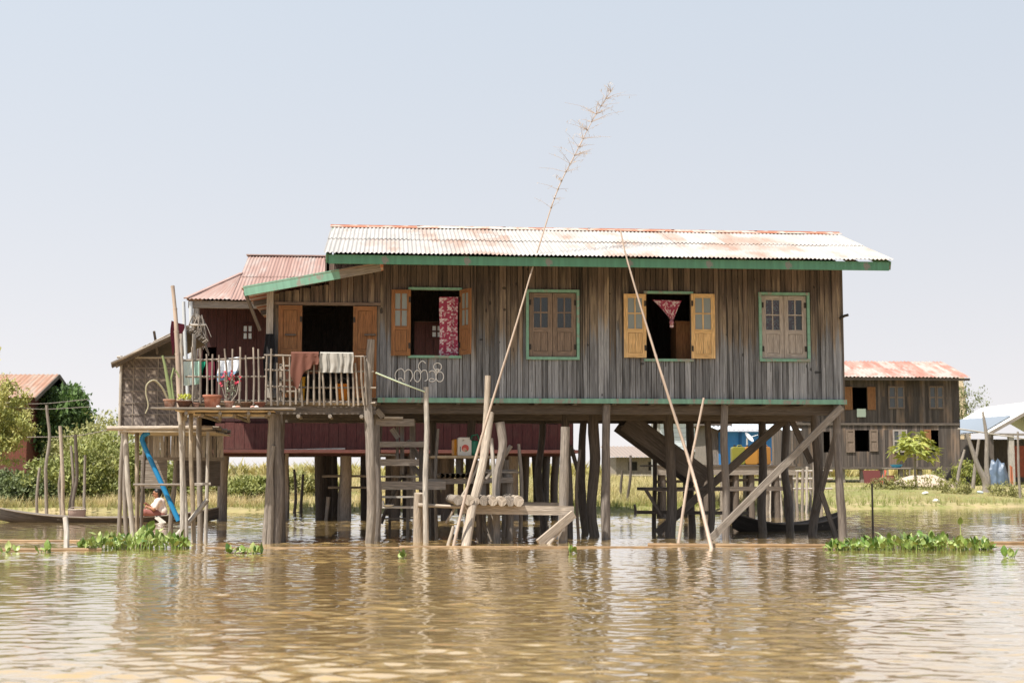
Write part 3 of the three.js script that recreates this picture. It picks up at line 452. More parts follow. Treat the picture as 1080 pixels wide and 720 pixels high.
  // tall poles on the porch corner
  part(house, 'corner_pole', cane([at(190, 445, 0.5), at(187.5, 385, 0.5), at(184.5, 330, 0.5), at(181, 295, 0.5)], 0.055, 0.028, { gap: 0.4 }), M.palebamboo);
  part(house, 'corner_pole', log(at(197, 440, -0.6), at(193.5, 318, -0.6), 0.035, 0.03), M.steelpole);
  part(house, 'corner_pole', log(at(206, 440, -0.8), at(205, 352, -0.8), 0.045, 0.035), M.bleach);
  part(house, 'corner_pole', log(at(192, 440, 0.4), at(191, 352, 0.3), 0.04, 0.03), M.bleach);
}

// ------------------------------------------------------------------ stairs and landing stages by the water
{
  const st = thing('landing_stairs', 'rickety grey timber steps climbing beside the porch post', 'stairs', wy(420, 567));
  const z = -0.6;
  const step = (px0, px1, py, h, zz, m, n = 'step', d = 0.32) => { const a = at(px0, py, zz), b = at(px1, py, zz); part(st, n, box(a.x, b.x, a.y - h, a.y, zz - d, zz, 'x'), M[m]); };
  step(396, 437, 441.5, 0.13, -0.3, 'drift'); step(405, 425, 439.2, 0.04, -0.25, 'bleach', 'loose_board', 0.2); step(396, 448, 465.5, 0.1, -0.35, 'post'); step(394, 442, 484, 0.12, -0.2, 'drift'); step(397, 446, 501.5, 0.035, -0.6, 'bleach', 'slat', 0.1);
  step(397, 470, 507.5, 0.15, -0.1, 'drift', 'stringer', 0.08); step(398, 441, 523, 0.035, -0.3, 'bleach'); step(398, 443, 534, 0.035, 0.1, 'bleach', 'step', 0.4);
  step(400, 417, 478.5, 0.035, -1.2, 'bleach', 'slat', 0.1); step(396, 444, 511, 0.03, -1.8, 'bleach', 'slat', 0.08); step(398, 440, 546, 0.03, -1.9, 'post', 'slat', 0.08);
  for (const [px, t, b, zz, w, m] of [[419, 449, 486, -0.7, 0.06, 'post'], [424, 449, 500, -0.75, 0.08, 'drift'], [435, 443, 545, -1.5, 0.11, 'drift'], [444, 465, 540, -0.6, 0.08, 'dark'], [430, 500, 556, -1.6, 0.06, 'drift'], [437, 500, 556, -1.2, 0.05, 'bleach'], [411, 500, 556, -2.2, 0.05, 'dark']])
    part(st, 'upright', beam(at(px, b, zz).setY(b > 550 ? -0.4 : at(px, b, zz).y), at(px, t, zz), w, w), M[m]);
  for (const [a, b, zz] of [[[397, 432], [404, 440], -0.2], [[430, 464], [444, 486], -0.9], [[430, 486], [443, 500], -0.9], [[413, 452], [420, 462], -0.6]]) part(st, 'brace', beam(at(...a, zz), at(...b, zz), 0.06, 0.1, V(1, 0, 0)), M.post);
  part(st, 'stub_post', log(wy(443, 571).setY(-0.4), at(442, 520, 0.35), 0.1, 0.085, { lump: 0.5 }), M.pale);
  part(st, 'handrail', log(at(441, 532.5, 0.4), at(494, 535, 0.45), 0.035, 0.03), M.pale);
  // stage of bamboo under the drying shelf
  const ld = thing('bamboo_stage', 'upper landing stage of bamboo culms on rough posts behind the leaning logs', 'landing stage', wy(500, 560));
  const yA = at(490, 505, -0.5).y;
  for (let i = 0; i < 9; i++) { const px = 466 + i * 5.6, p = at(px, 501, -0.2); part(ld, 'culm', tube([V(p.x, yA + 0.06, -0.15), V(p.x, yA + 0.06, -1.8)], 0.045, 9, { open: true }), M.oldbamboo); }
  part(ld, 'beam', beam(at(446, 508, -0.3), at(541, 506, -0.3), 0.09, 0.1), M.drift); part(ld, 'beam', beam(at(446, 508, -1.6), at(541, 506, -1.6), 0.09, 0.1), M.post);
  for (const [px, zz, t] of [[452, -1.7, 500], [509, -0.4, 500], [533, -1.7, 485], [536, -0.4, 500]]) part(ld, 'leg', log(at(px, 500, zz).setY(-0.5), at(px, t, zz), 0.08, 0.07), M.post);
  const yB = at(490, 482, -1).y;
  for (let i = 0; i < 5; i++) part(ld, 'shelf_slat', cane([at(452 + rr(-2, 2), 482, -1.4 + i * 0.15).setY(yB), at(532 + rr(-2, 2), 482, -1.4 + i * 0.15).setY(yB)], 0.03, 0.028), M.bamboo);
  for (const [px, zz] of [[483, -1.4], [455, -1.4], [528, -1.4]]) part(ld, 'shelf_leg', log(at(px, 505, zz), at(px, 483, zz), 0.05, 0.05), M.drift);
  // lower stage: split logs on a plank
  const lo = thing('log_stage', 'low sunlit stage of pale logs laid on a long plank', 'landing stage', wy(545, 572));
  const a = at(487, 535, 1.15), b = at(605, 538, 0.95); part(lo, 'edge_plank', beam(a.clone().add(V(0, -0.03, 0)), b.clone().add(V(0, -0.01, 0)), 0.05, 0.16), M.pale);
  part(lo, 'back_plank', beam(at(487, 532, -0.3), at(590, 534, -0.3), 0.06, 0.14), M.post);
  for (let i = 0; i < 8; i++) { const p = at(484 + i * 9 + rr(-1, 1), 531 + i * 0.35, 1.2), r = rr(0.075, 0.095); const y = a.y + 0.05 + r * 0.9; part(lo, 'log', log(V(p.x, y - i * 0.004, 1.28 + rr(-0.06, 0.1)), V(p.x + rr(-0.1, 0.05), y, -0.35), r, r * 0.9, { wob: 0.02, lump: 0.2 }), i % 3 ? M.pale : M.drift); }
  for (const [px, t, zz, r, m] of [[524, 535, 0.6, 0.06, 'drift'], [519, 535, -0.2, 0.07, 'post'], [505, 536, 0.3, 0.05, 'dark']]) part(lo, 'leg', log(at(px, 560, zz).setY(-0.5), at(px, t, zz), r, r), M[m]);
  part(lo, 'brace', beam(at(605, 542, 1.0), at(568, 573, 1.3), 0.06, 0.14, V(0, 1, 0)), M.pale); part(lo, 'brace', log(at(592, 557, 1.0), at(577, 576, 1.3), 0.035, 0.035), M.pale);
  part(lo, 'brace', beam(at(501, 537, 0.2), at(515, 562, 0.2), 0.06, 0.08, V(1, 0, 0)), M.drift);
}
{ // free standing and leaning timbers
  const lean = (name, label, cat, pts, r0, r1, m, o, grp) => { const base = pts[0].clone(); if (pts.length === 2) return single(name, label, cat, base, log(pts[0], pts[1], r0, r1, o), M[m], grp); const c = new THREE.CatmullRomCurve3(pts); return single(name, label, cat, base, tube(c.getPoints(20), [r0, r1], 10, { lump: 0.25 }), M[m], grp); };
  const B = (px, py) => { const p = wy(px, py); const q = p.clone(); q.y = -0.35; return q; };
  lean('mooring_post', 'thick weathered post with a rounded top at the right end of the log stage', 'post', [at(593, 560, 0.7).setY(-0.35), at(594.5, 520, 0.7), at(596, 450, 0.7)], 0.09, 0.08, 'drift');
  lean('mooring_pole', 'slim straight grey pole standing before the chalk letters', 'pole', [B(450, 572), at(449, 408, 0.5)], 0.055, 0.045, 'bleach', { wob: 0.02 });
  lean('leaning_log', 'stout crooked log leaning right over the log stage', 'log', [B(488, 576), at(498, 535, 1.3), at(509, 490, 1.0), at(517, 435, 0.7)], 0.085, 0.065, 'pale');
  lean('split_stake', 'split pale stake reaching above the green sill beside the long cane', 'stake', [at(508, 495, 0.75), at(513, 430, 0.75), at(514.5, 396, 0.75)], 0.05, 0.05, 'pale');
  lean('forked_pole', 'knobbly grey branch with a swollen top behind the leaning log', 'pole', [B(525, 571), at(524, 505, 0.4), at(530, 470, 0.3), at(527, 445, 0.3)], 0.06, 0.085, 'drift');
  lean('thin_stake', 'thin grey stake just right of the leaning log', 'stake', [B(521, 569), at(521, 505, 0.2), at(518, 462, 0.2)], 0.045, 0.035, 'bleach');
  lean('slanting_stick', 'short stick slanting up to the right behind the knobbly branch', 'stick', [at(513, 505, 0), at(538.5, 470, 0)], 0.035, 0.04, 'drift');
  lean('short_stick', 'short bamboo stick poking out of the water left of the long cane', 'stick', [B(463, 575), at(478, 555, 1.4)], 0.03, 0.028, 'pale');
  lean('white_stake', 'white bare stake slanting out of the water left of the leafy clump', 'stake', [B(72, 578), at(68, 546, 1.5)], 0.05, 0.045, 'bleach');
  lean('dark_stake', 'thin dark rod standing in the water right of the house', 'rod', [B(921, 560), at(920, 510, -3.5)], 0.025, 0.02, 'dark');
  lean('thin_stake', 'slender crooked stake behind the slim pole', 'stake', [at(461, 556, -0.8).setY(-0.3), at(459, 500, -0.8), at(462, 452, -0.8)], 0.035, 0.028, 'post');
  lean('thin_stake', 'bent stake rising between the two landing stages', 'stake', [at(548, 556, -0.6).setY(-0.3), at(550, 510, -0.6), at(547, 468, -0.6)], 0.04, 0.03, 'drift');
  lean('thin_stake', 'crooked dark stake right of the log stage', 'stake', [at(611, 560, -0.5).setY(-0.3), at(608, 510, -0.5), at(612, 474, -0.5)], 0.032, 0.025, 'dark');
  lean('slanting_stick', 'long thin stick leaning on the bamboo stage from the left', 'stick', [at(470, 552, 0.2), at(500, 500, -0.1), at(505, 486, -0.2)], 0.025, 0.02, 'pale');
  lean('slanting_stick', 'dark pole slanting behind the steps', 'stick', [at(402, 552, -1.8), at(436, 470, -1.9)], 0.035, 0.03, 'dark');
  for (const [px0, px1, dz, k, lab] of [[508, 546, 0.1, 0, 'lowest loose plank stacked on the bamboo stage'], [512, 543, 0.16, 1, 'upper loose plank stacked on the bamboo stage']]) { const a = at(px0, 503, -0.5 - dz), b2 = at(px1, 503, -0.5 - dz * 3); a.y = b2.y = at(490, 505, -0.5).y + 0.125 + k * 0.036; single('loose_plank', lab, 'plank', a, beam(a, b2, 0.16, 0.03), M[k ? 'drift' : 'pale']); }
  single('washing_line', 'pale green cord tied from the porch railing to the slim pole', 'cord', at(398, 394, 0.7), tube([at(396, 393, 0.75), at(422, 403.5, 0.65), at(448, 413, 0.55)], 0.014, 6), std({ color: '#c9d6bc' }));
  // long canes
  const fz = 1.6; const path = [B(473, 576), at(494, 510, fz), at(516, 434, fz - 0.1), at(545, 340, fz - 0.2), at(569, 258, fz - 0.3), at(589, 198, fz - 0.4), at(607, 162, fz - 0.5), at(626, 125, fz - 0.6), at(645, 95, fz - 0.7)];
  const cn = thing('feathered_cane', 'very tall bamboo cane with dry feathery twigs towering above the roof', 'bamboo cane', path[0]);
  part(cn, 'culm', cane(path, 0.029, 0.0045, { gap: 0.33 }), M.palebamboo);
  const cv = new THREE.CatmullRomCurve3(path), tw = [], sheath = [], q = rng(8);
  for (let i = 0; i < 15; i++) { const t = 0.72 + 0.278 * i / 14, p = cv.getPointAt(t), tg = cv.getTangentAt(t), n = i < 3 ? 3 : 6 + Math.floor(q() * 8);
    for (let k = 0; k < n; k++) { const a = q() * 6.28, d = V(Math.cos(a), q() * 0.5 - 0.2, Math.sin(a)).addScaledVector(tg, 0.25 + 0.5 * q()).normalize(), L = (0.1 + 0.34 * q() + (q() < 0.12 ? 0.3 : 0)) * (i < 4 ? 0.6 : 1) * (i > 13 ? 0.55 : 1), e = p.clone().addScaledVector(d, L); e.y -= L * L * 0.2; const m = p.clone().addScaledVector(d, L * 0.5); tw.push(tube([p, m, e], [0.0035, 0.0015], 4));
      for (let j = 0; j < 3; j++) { const c = p.clone().lerp(e, 0.35 + 0.65 * q()), dd = V(q() - 0.5, q() - 0.5, q() - 0.5).normalize(), s = 0.018 + 0.024 * q(); const g = new THREE.BufferGeometry(), w = dd.clone().cross(V(0.3, 1, 0.2)).normalize().multiplyScalar(s * 0.16), u = c.clone().addScaledVector(dd, s * 2.4), v = c.clone().addScaledVector(dd, s * 1.1); g.setAttribute('position', new THREE.Float32BufferAttribute([c.x, c.y, c.z, v.x + w.x, v.y + w.y, v.z + w.z, u.x, u.y, u.z, c.x, c.y, c.z, u.x, u.y, u.z, v.x - w.x, v.y - w.y, v.z - w.z], 3)); g.setAttribute('uv', new THREE.Float32BufferAttribute(new Array(12).fill(0), 2)); g.computeVertexNormals(); sheath.push(g); } } 
    part(cn, 'node', new THREE.SphereGeometry(0.016 * (1.2 - i / 22), 6, 5).translate(p.x, p.y, p.z), M.post); }
  part(cn, 'twigs', merge(tw), M.palebamboo); part(cn, 'dry_leaves', merge(sheath), new THREE.MeshPhysicalMaterial({ color: '#bda88e', roughness: 0.9, transmission: 0.3, thickness: 0, side: THREE.DoubleSide }), { kind: 'stuff' });
  const c2 = [B(756, 579), at(731, 500, 1.9), at(697, 392, 1.7), at(660, 268, 1.5), at(654, 240, 1.45)];
  single('long_cane', 'long bare pale cane leaning left across the open window', 'bamboo cane', c2[0], cane(c2, 0.037, 0.012, { gap: 0.38 }), M.palebamboo);
  const c3 = [B(712, 575), at(727, 498, 1.6), at(743, 417, 1.5)];
  single('short_cane', 'shorter pale cane crossing the foot of the long bare cane', 'bamboo cane', c3[0], cane(c3, 0.029, 0.02, { gap: 0.35 }), M.palebamboo);
  // floating bamboo boom
  for (const [a, b, r, lab] of [[[-30, 570.5], [92, 571], 0.04, 'left floating bamboo boom, the farther of the two'], [[-30, 580.5], [110, 580], 0.045, 'left floating bamboo boom, the nearer of the two'], [[215, 578], [430, 577.5], 0.02, 'thin floating bamboo boom in front of the porch posts'], [[420, 577], [700, 577.5], 0.03, 'floating bamboo boom in front of the log stage'], [[682, 575.5], [885, 576], 0.05, 'thick floating bamboo boom in front of the right stilts'], [[985, 573.5], [1110, 573], 0.05, 'floating bamboo boom right of the leafy clump']]) {
    const p = wy(...a), q2 = wy(...b); p.y = q2.y = r * 0.2; const m = p.clone().lerp(q2, 0.5); m.z += 0.06; single('floating_boom', lab, 'bamboo boom', p, cane([p, m, q2], r * 0.75, r * 0.62, { gap: 0.4 }), M.brownbamboo, 'bamboo booms floating on the water'); }
}

// ------------------------------------------------------------------ the red house behind
{
  const Z = -12, rh = thing('red_house', 'maroon plank house with rusty pink iron roof standing behind the porch', 'house', V(3.2, 0, -15));
  const X0 = at(207, 475, Z).x, X1 = at(604, 475, Z).x, Y0 = 1.84, Y1 = 5.75, door = rect(212, 231, 366, 475, Z), win = rect(256, 266, 343, 358, Z), win2 = rect(455, 466, 343, 356, Z);
  const wall = sub(rh, 'front_wall');
  let x = X0; while (x < X1) { const w = rr(0.2, 0.28), x1 = Math.min(X1, x + w), xm = (x + x1) / 2, zo = rr(0, 0.02); const low = at(400, 447, Z).y;
    const spans = xm > door.x0 && xm < door.x1 ? [[door.y1, Y1]] : [[Y0, Y1]];
    for (const [a, b] of spans) { if (a < low) { part(wall, 'plank', box(x + 0.004, x1 - 0.004, a, low + rr(0, 0.05), Z - 0.03 + zo, Z + zo), M.red); part(wall, 'plank', box(x + 0.004, x1 - 0.004, low + 0.06, b, Z - 0.03 + zo, Z + zo), M.maroon); } else part(wall, 'plank', box(x + 0.004, x1 - 0.004, a, b, Z - 0.03 + zo, Z + zo), M.maroon); }
    x = x1; }
  part(rh, 'wall_lining', merge([box(X0, door.x0, Y0, Y1, Z - 0.06, Z - 0.032), box(door.x1, X1, Y0, Y1, Z - 0.06, Z - 0.032)]), M.maroon);
  part(rh, 'side_wall', box(X0 - 0.03, X0, Y0, Y1, -18, Z - 0.06), M.maroon); part(rh, 'side_wall', box(X1, X1 + 0.03, Y0, Y1, -18, Z - 0.06), M.maroon); part(rh, 'back_wall', box(X0, X1, Y0, Y1, -18.03, -18, 'y'), M.maroon); part(rh, 'floor', box(X0, X1, Y0 - 0.12, Y0 - 0.002, -18, Z - 0.01, 'x'), M.maroon);
  part(rh, 'sill_beam', box(X0 - 0.05, X1 + 0.05, Y0 - 0.16, Y0 + 0.02, Z + 0.025, Z + 0.1, 'x'), M.maroon);
  for (const w of [win, win2]) { const f = part(rh, 'window', merge([box(w.x0 - 0.03, w.x1 + 0.03, w.y1, w.y1 + 0.04, Z + 0.021, Z + 0.05, 'x'), box(w.x0 - 0.03, w.x1 + 0.03, w.y0 - 0.04, w.y0, Z + 0.021, Z + 0.05, 'x'), box(w.x0 - 0.04, w.x0, w.y0, w.y1, Z + 0.021, Z + 0.05), box(w.x1, w.x1 + 0.04, w.y0, w.y1, Z + 0.021, Z + 0.05), box((w.x0 + w.x1) / 2 - 0.02, (w.x0 + w.x1) / 2 + 0.02, w.y0, w.y1, Z + 0.022, Z + 0.05), box(w.x0, w.x1, (w.y0 + w.y1) / 2 - 0.02, (w.y0 + w.y1) / 2 + 0.02, Z + 0.023, Z + 0.049, 'x')]), M.maroon);
    for (const i of [0, 1]) for (const j of [0, 1]) { const cx = lerp(w.x0, w.x1, 0.25 + 0.5 * i), cy = lerp(w.y0, w.y1, 0.25 + 0.5 * j), hw = (w.x1 - w.x0) * 0.25 - 0.022, hh = (w.y1 - w.y0) * 0.25 - 0.022; part(f, 'pane', box(cx - hw, cx + hw, cy - hh, cy + hh, Z + 0.022, Z + 0.034), std({ color: '#b9c2c8', roughness: 0.25 })); } }
  // veranda beam, corner posts, hipped roof with a small gablet
  const zf = Z + 1.6, eL = at(196, 316, zf), eR = at(618, 316, zf).x, ey = eL.y, rl = at(262, 270, -14.6), ry = rl.y;
  part(rh, 'eave_beam', box(eL.x + 0.05, eR, ey - 0.2, ey - 0.02, zf - 0.12, zf - 0.02, 'x'), M.post);
  for (const px of [205]) { const p = at(px, 400, zf - 0.1); part(rh, 'veranda_post', log(V(p.x, Y0 - 0.02, zf - 0.1), V(p.x, ey - 0.2, zf - 0.1), 0.09, 0.08), px === 205 ? M.bleach : M.post); }
  part(rh, 'downpipe', tube([at(201, 318, zf), at(201.5, 380, zf), at(202, 440, zf)], 0.05, 8), M.steelpole);
  part(rh, 'veranda_floor', box(X0 - 0.3, X1, Y0 - 0.1, Y0 - 0.02, Z + 0.1, zf, 'x'), M.red);
  const roof = sub(rh, 'roof'), iron = std({ map: ironTex([170, 155, 148], [148, 116, 106], [164, 136, 126], 0.66, 51), roughness: 0.6 });
  roofSlope(roof, rl.x, eR + 0.4, { y: ey, z: zf + 0.1 }, { y: ry, z: -14.6 }, 2, iron, 0.09, 0.014, 0.9); roofSlope(roof, rl.x, eR + 0.4, { y: ey, z: -19.2 }, { y: ry, z: -14.6 }, 2, iron, 0.09, 0.014, 0.9);
  { // hip on the left: a corrugated triangle running down to the left eave, and the front corner piece
    const hipTop = lerp(ey, ry, 0.55), tz = lerp(zf + 0.1, -14.6, 0.55), tri = (pts, n, name) => { const [A, B, C, D] = pts, pos = [], uv = [], idx = []; for (let i = 0; i <= n; i++) { const t = i / n, p = A.clone().lerp(B, t), q = D.clone().lerp(C, t), h = (i % 2) * 0.03; pos.push(p.x, p.y + h, p.z, q.x, q.y + h, q.z); uv.push(t, 0, t, 1); } for (let i = 0; i < n; i++) { const k = i * 2; idx.push(k, k + 2, k + 1, k + 1, k + 2, k + 3); } const g = new THREE.BufferGeometry(); g.setAttribute('position', new THREE.Float32BufferAttribute(pos, 3)); g.setAttribute('uv', new THREE.Float32BufferAttribute(uv, 2)); g.setIndex(idx); g.computeVertexNormals(); part(roof, name, g, iron); };
    const F = V(eL.x, ey, zf + 0.1), Bk = V(eL.x, ey, -19.2), T1 = V(rl.x, hipTop, tz), T2 = V(rl.x, hipTop, -29.2 - tz);
    tri([F, V(rl.x, ey, zf + 0.1), T1, T1.clone().add(V(-0.02, 0, 0))], 22, 'hip_sheet'); tri([Bk, F, T1, T2], 60, 'hip_sheet');
    tri([Bk, V(rl.x, ey, -19.2), T2, T2.clone().add(V(-0.02, 0, 0))], 22, 'hip_sheet');
    const g = new THREE.BufferGeometry(); g.setAttribute('position', new THREE.Float32BufferAttribute([rl.x, hipTop, tz, rl.x, hipTop, -29.2 - tz, rl.x, ry, -14.6], 3)); g.setAttribute('uv', new THREE.Float32BufferAttribute([0, 0, 3, 0, 1.5, 1], 2)); g.computeVertexNormals(); part(rh, 'gablet', g, M.dark);
    part(roof, 'ridge_cap', beam(V(rl.x - 0.05, ry + 0.02, -14.6), V(eR + 0.4, ry + 0.02, -14.6), 0.3, 0.03), iron); part(roof, 'hip_cap', beam(F.clone().add(V(0, 0.03, 0)), T1.clone().add(V(0, 0.04, 0)), 0.12, 0.03), iron);
  }
  // its stilts
  for (const [px, z, r, m] of [[235, -12.1, 0.14, 'drift'], [366, -12.05, 0.15, 'drift'], [361, -12.5, 0.12, 'post'], [337, -13.5, 0.16, 'dark'], [344, -14, 0.14, 'dark'], [351, -15, 0.14, 'dark'], [384, -14.5, 0.12, 'dark'], [418, -12.1, 0.13, 'dark'], [470, -12.1, 0.13, 'dark'], [543, -12.1, 0.15, 'drift'], [553, -13.4, 0.12, 'dark'], [566, -15, 0.13, 'dark'], [576, -16.5, 0.13, 'dark'], [585, -14, 0.12, 'dark'], [300, -17.5, 0.13, 'dark'], [428, -15, 0.12, 'dark'], [500, -15, 0.12, 'dark']]) { const p = at(px, 520, z).x; part(rh, 'stilt', log(V(p, -0.6, z), V(p + rr(-0.06, 0.06), Y0 - 0.1, z), r, r * 0.9, { wob: 0.04 }), M[m]); }
  part(rh, 'stilt_rail', log(at(300, 475.5, -11.8), at(364, 474, -11.8), 0.05, 0.045), M.bleach); part(rh, 'stilt_rail', log(at(340, 502, -12.2), at(400, 502, -12.2), 0.035, 0.03), M.drift); part(rh, 'stilt_rail', log(at(346, 514, -12.2), at(400, 514, -12.2), 0.035, 0.03), M.drift);
  part(rh, 'prop', log(at(303, 476, -11.8), at(300, 548, -11.8).setY(-0.4), 0.05, 0.045), M.drift); part(rh, 'prop', log(at(346, 524, -11.9), at(343, 552, -11.9).setY(-0.3), 0.05, 0.045), M.drift);
  for (let i = 0; i < 12; i++) { const px = 392 + i * 13 + rr(-3, 3), p = at(px, 520, -12.6); part(rh, 'screen_slat', box(p.x, p.x + 0.16, 0.1, Y0 - 0.15, -12.6, -12.56), M.dark); }
}
// broom of dry brush tied to the veranda corner
{
  const b = at(208, 347, -10.3), q = rng(4), L = []; for (let i = 0; i < 70; i++) { const a = V(b.x + (q() - 0.5) * 0.25, b.y + 0.45 * (q() - 0.2), b.z + (q() - 0.5) * 0.3), e = a.clone().add(V((q() - 0.5) * 0.5, -0.35 - 0.3 * q(), (q() - 0.5) * 0.4)); L.push(tube([a, a.clone().lerp(e, 0.5).add(V(0, 0.04, 0)), e], [0.016, 0.008], 4)); }
  const t = thing('brush_bundle', 'shaggy bundle of dry brushwood tied to the veranda corner post', 'brushwood', b); part(t, 'twigs', merge(L), M.drift, { kind: 'stuff' }); part(t, 'binding', tube([b.clone().add(V(-0.2, 0.1, 0.05)), b.clone().add(V(0, 0.08, 0.22)), b.clone().add(V(0.2, 0.1, 0.05))], 0.025, 6), M.bleach);
}

// ------------------------------------------------------------------ bamboo hut at the left
{
  const hut = thing('bamboo_hut', 'small stilted hut with woven bamboo mat wall and sagging thatched lean-to roof', 'hut', V(-2.3, 0, -2.8));
  const z = -1.5, w = rect(127, 190, 378, 449, z);
  const mat = std({ map: rep(tex(256, 256, (u, v) => { const a = Math.floor(u * 32), b = Math.floor(v * 32), over = (a + b) % 4 < 2, f = over ? Math.abs((u * 32) % 1 - 0.5) : Math.abs((v * 32) % 1 - 0.5), n = fbm(u * 10, v * 10, 4, 10, 10), k = (over ? 1 : 0.82) * (1.05 - f * 0.5) * (0.72 + 0.5 * n); let c = [138 * k, 126 * k, 119 * k]; if (n > 0.64) c = mix3(c, [196, 184, 170], clamp((n - 0.64) * 7)); return c; }), 1.2, 1.2), roughness: 0.9 });
  part(hut, 'mat_wall', box(w.x0, w.x1 + 0.35, w.y0, w.y1, z - 0.02, z), mat); part(hut, 'mat_wall', box(w.x0 - 0.02, w.x0, w.y0, w.y1, z - 2.6, z), mat);
  for (const px of [140, 153, 166, 179]) { const p = at(px, 410, z); part(hut, 'batten', box(p.x - 0.007, p.x + 0.007, w.y0, w.y1, z + 0.001, z + 0.01), M.greybamboo); }
  for (const t of [0.17, 0.34, 0.52, 0.7, 0.86]) part(hut, 'batten', box(w.x0, w.x1, lerp(w.y0, w.y1, t) - 0.006, lerp(w.y0, w.y1, t) + 0.006, z + 0.011, z + 0.018, 'x'), M.greybamboo);
  part(hut, 'frame_pole', cane([V(w.x0, w.y0 - 0.2, z + 0.03), V(w.x0, w.y1 + 0.1, z + 0.03)], 0.03, 0.03), M.bleach); part(hut, 'frame_pole', cane([V(w.x0 - 0.1, w.y1 + 0.02, z + 0.03), V(w.x1, w.y1 + 0.02, z + 0.03)], 0.025, 0.025), M.bleach);
  // roof: poles with thatch, falling to the left
  const lo = at(119, 381, z + 0.5), hi = at(193, 344, z + 0.5), q = rng(31), roof = sub(hut, 'roof');
  for (let i = 0; i < 9; i++) { const zz = z + 0.5 - i * 0.36, L = []; for (let k = 0; k < 42; k++) { const t0 = q() * 0.9 - 0.05, t1 = t0 + 0.2 + 0.25 * q(), a = lo.clone().lerp(hi, Math.min(1.05, t1)), b = lo.clone().lerp(hi, Math.max(-0.06, t0)), dz = -0.36 * q(); a.z = zz + dz; b.z = zz + dz + 0.05 * (q() - 0.5); a.y += 0.03 * q() - 0.02; b.y += 0.03 * q() - 0.04; L.push(tube([b, a], [0.015, 0.011], 4)); } part(roof, 'thatch_strip', merge(L), i % 2 ? M.post : M.greybamboo, { kind: 'stuff' });
    part(roof, 'thatch_underlay', beam(lo.clone().setZ(zz - 0.18).add(V(0.03, -0.045, 0)), hi.clone().setZ(zz - 0.18).add(V(0, -0.045, 0)), 0.358, 0.02), M.dark); }
  for (let i = 0; i < 3; i++) part(roof, 'roof_pole', cane([lo.clone().add(V(-0.05, -0.05 - 0.03 * i, 0.02 - i * 0.03)), hi.clone().add(V(0.05, -0.05 - 0.03 * i, 0.02 - i * 0.03))], 0.026, 0.024), i ? M.dark : M.greybamboo);
  part(roof, 'rafter', beam(at(162, 352, z + 0.4).add(V(0, 0.05, 0)), at(166, 373, z + 0.2), 0.04, 0.04, V(1, 0, 0)), M.dark);
  // floor edge and posts
  const fl = rect(112, 232, 449, 456, z + 0.4); for (let i = 0; i < 7; i++) part(hut, 'floor_pole', cane([V(fl.x0 + rr(-0.15, 0.1), fl.y1 - 0.05, z + 0.4 - i * 0.45), V(fl.x1 + rr(-0.1, 0.2), fl.y1 - 0.03, z + 0.4 - i * 0.45)], 0.045, 0.04), i ? M.oldbamboo : M.pale);
  part(hut, 'floor', box(fl.x0 + 0.2, fl.x1 - 0.1, fl.y1 - 0.115, fl.y1 - 0.09, z - 2.4, z + 0.3, 'x'), M.oldbamboo);
  for (const [px, zz, r, m, dx] of [[132, z + 0.1, 0.045, 'post', -0.05], [137.5, z + 0.2, 0.05, 'bleach', -0.12], [144, z - 0.2, 0.045, 'oldbamboo', -0.03], [182, z - 2.5, 0.05, 'drift', 0.04], [127, z - 2.2, 0.045, 'post', 0.02], [150, z - 2.4, 0.035, 'dark', 0.02]]) { const p = at(px, 520, zz); part(hut, 'post', log(V(p.x - dx, -0.6, zz), V(p.x + dx, fl.y1 - 0.06, zz), r, r * 0.9, { wob: 0.025 }), M[m]); }
  // slatted pen and grey board hung under the floor
  const pz = z - 2.45, pen = sub(hut, 'slat_pen'); for (let px = 152; px < 234; px += 3.7) part(pen, 'slat', beam(at(px + rr(-0.6, 0.6), 482, pz), at(px + rr(-0.8, 0.8), 457, pz), 0.075, 0.02, V(0, 0, 1)), px % 3 > 1 ? M.bleach : M.drift);
  part(pen, 'pen_rail', beam(at(146, 482.5, pz - 0.04), at(236, 483.5, pz - 0.04), 0.08, 0.1), M.post);
  part(hut, 'hung_board', beam(at(148, 497, pz - 0.4), at(176, 497, pz - 0.4), 0.03, 0.7), M.post); part(hut, 'hung_board', beam(at(186, 497, pz - 0.5), at(232, 497, pz - 0.5), 0.03, 0.62), M.dark);
  for (const px of [146, 151]) part(pen, 'hanging_slat', beam(at(px, 508, pz - 0.45), at(px + 1, 530, pz - 0.45), 0.05, 0.03), M.dark);
}

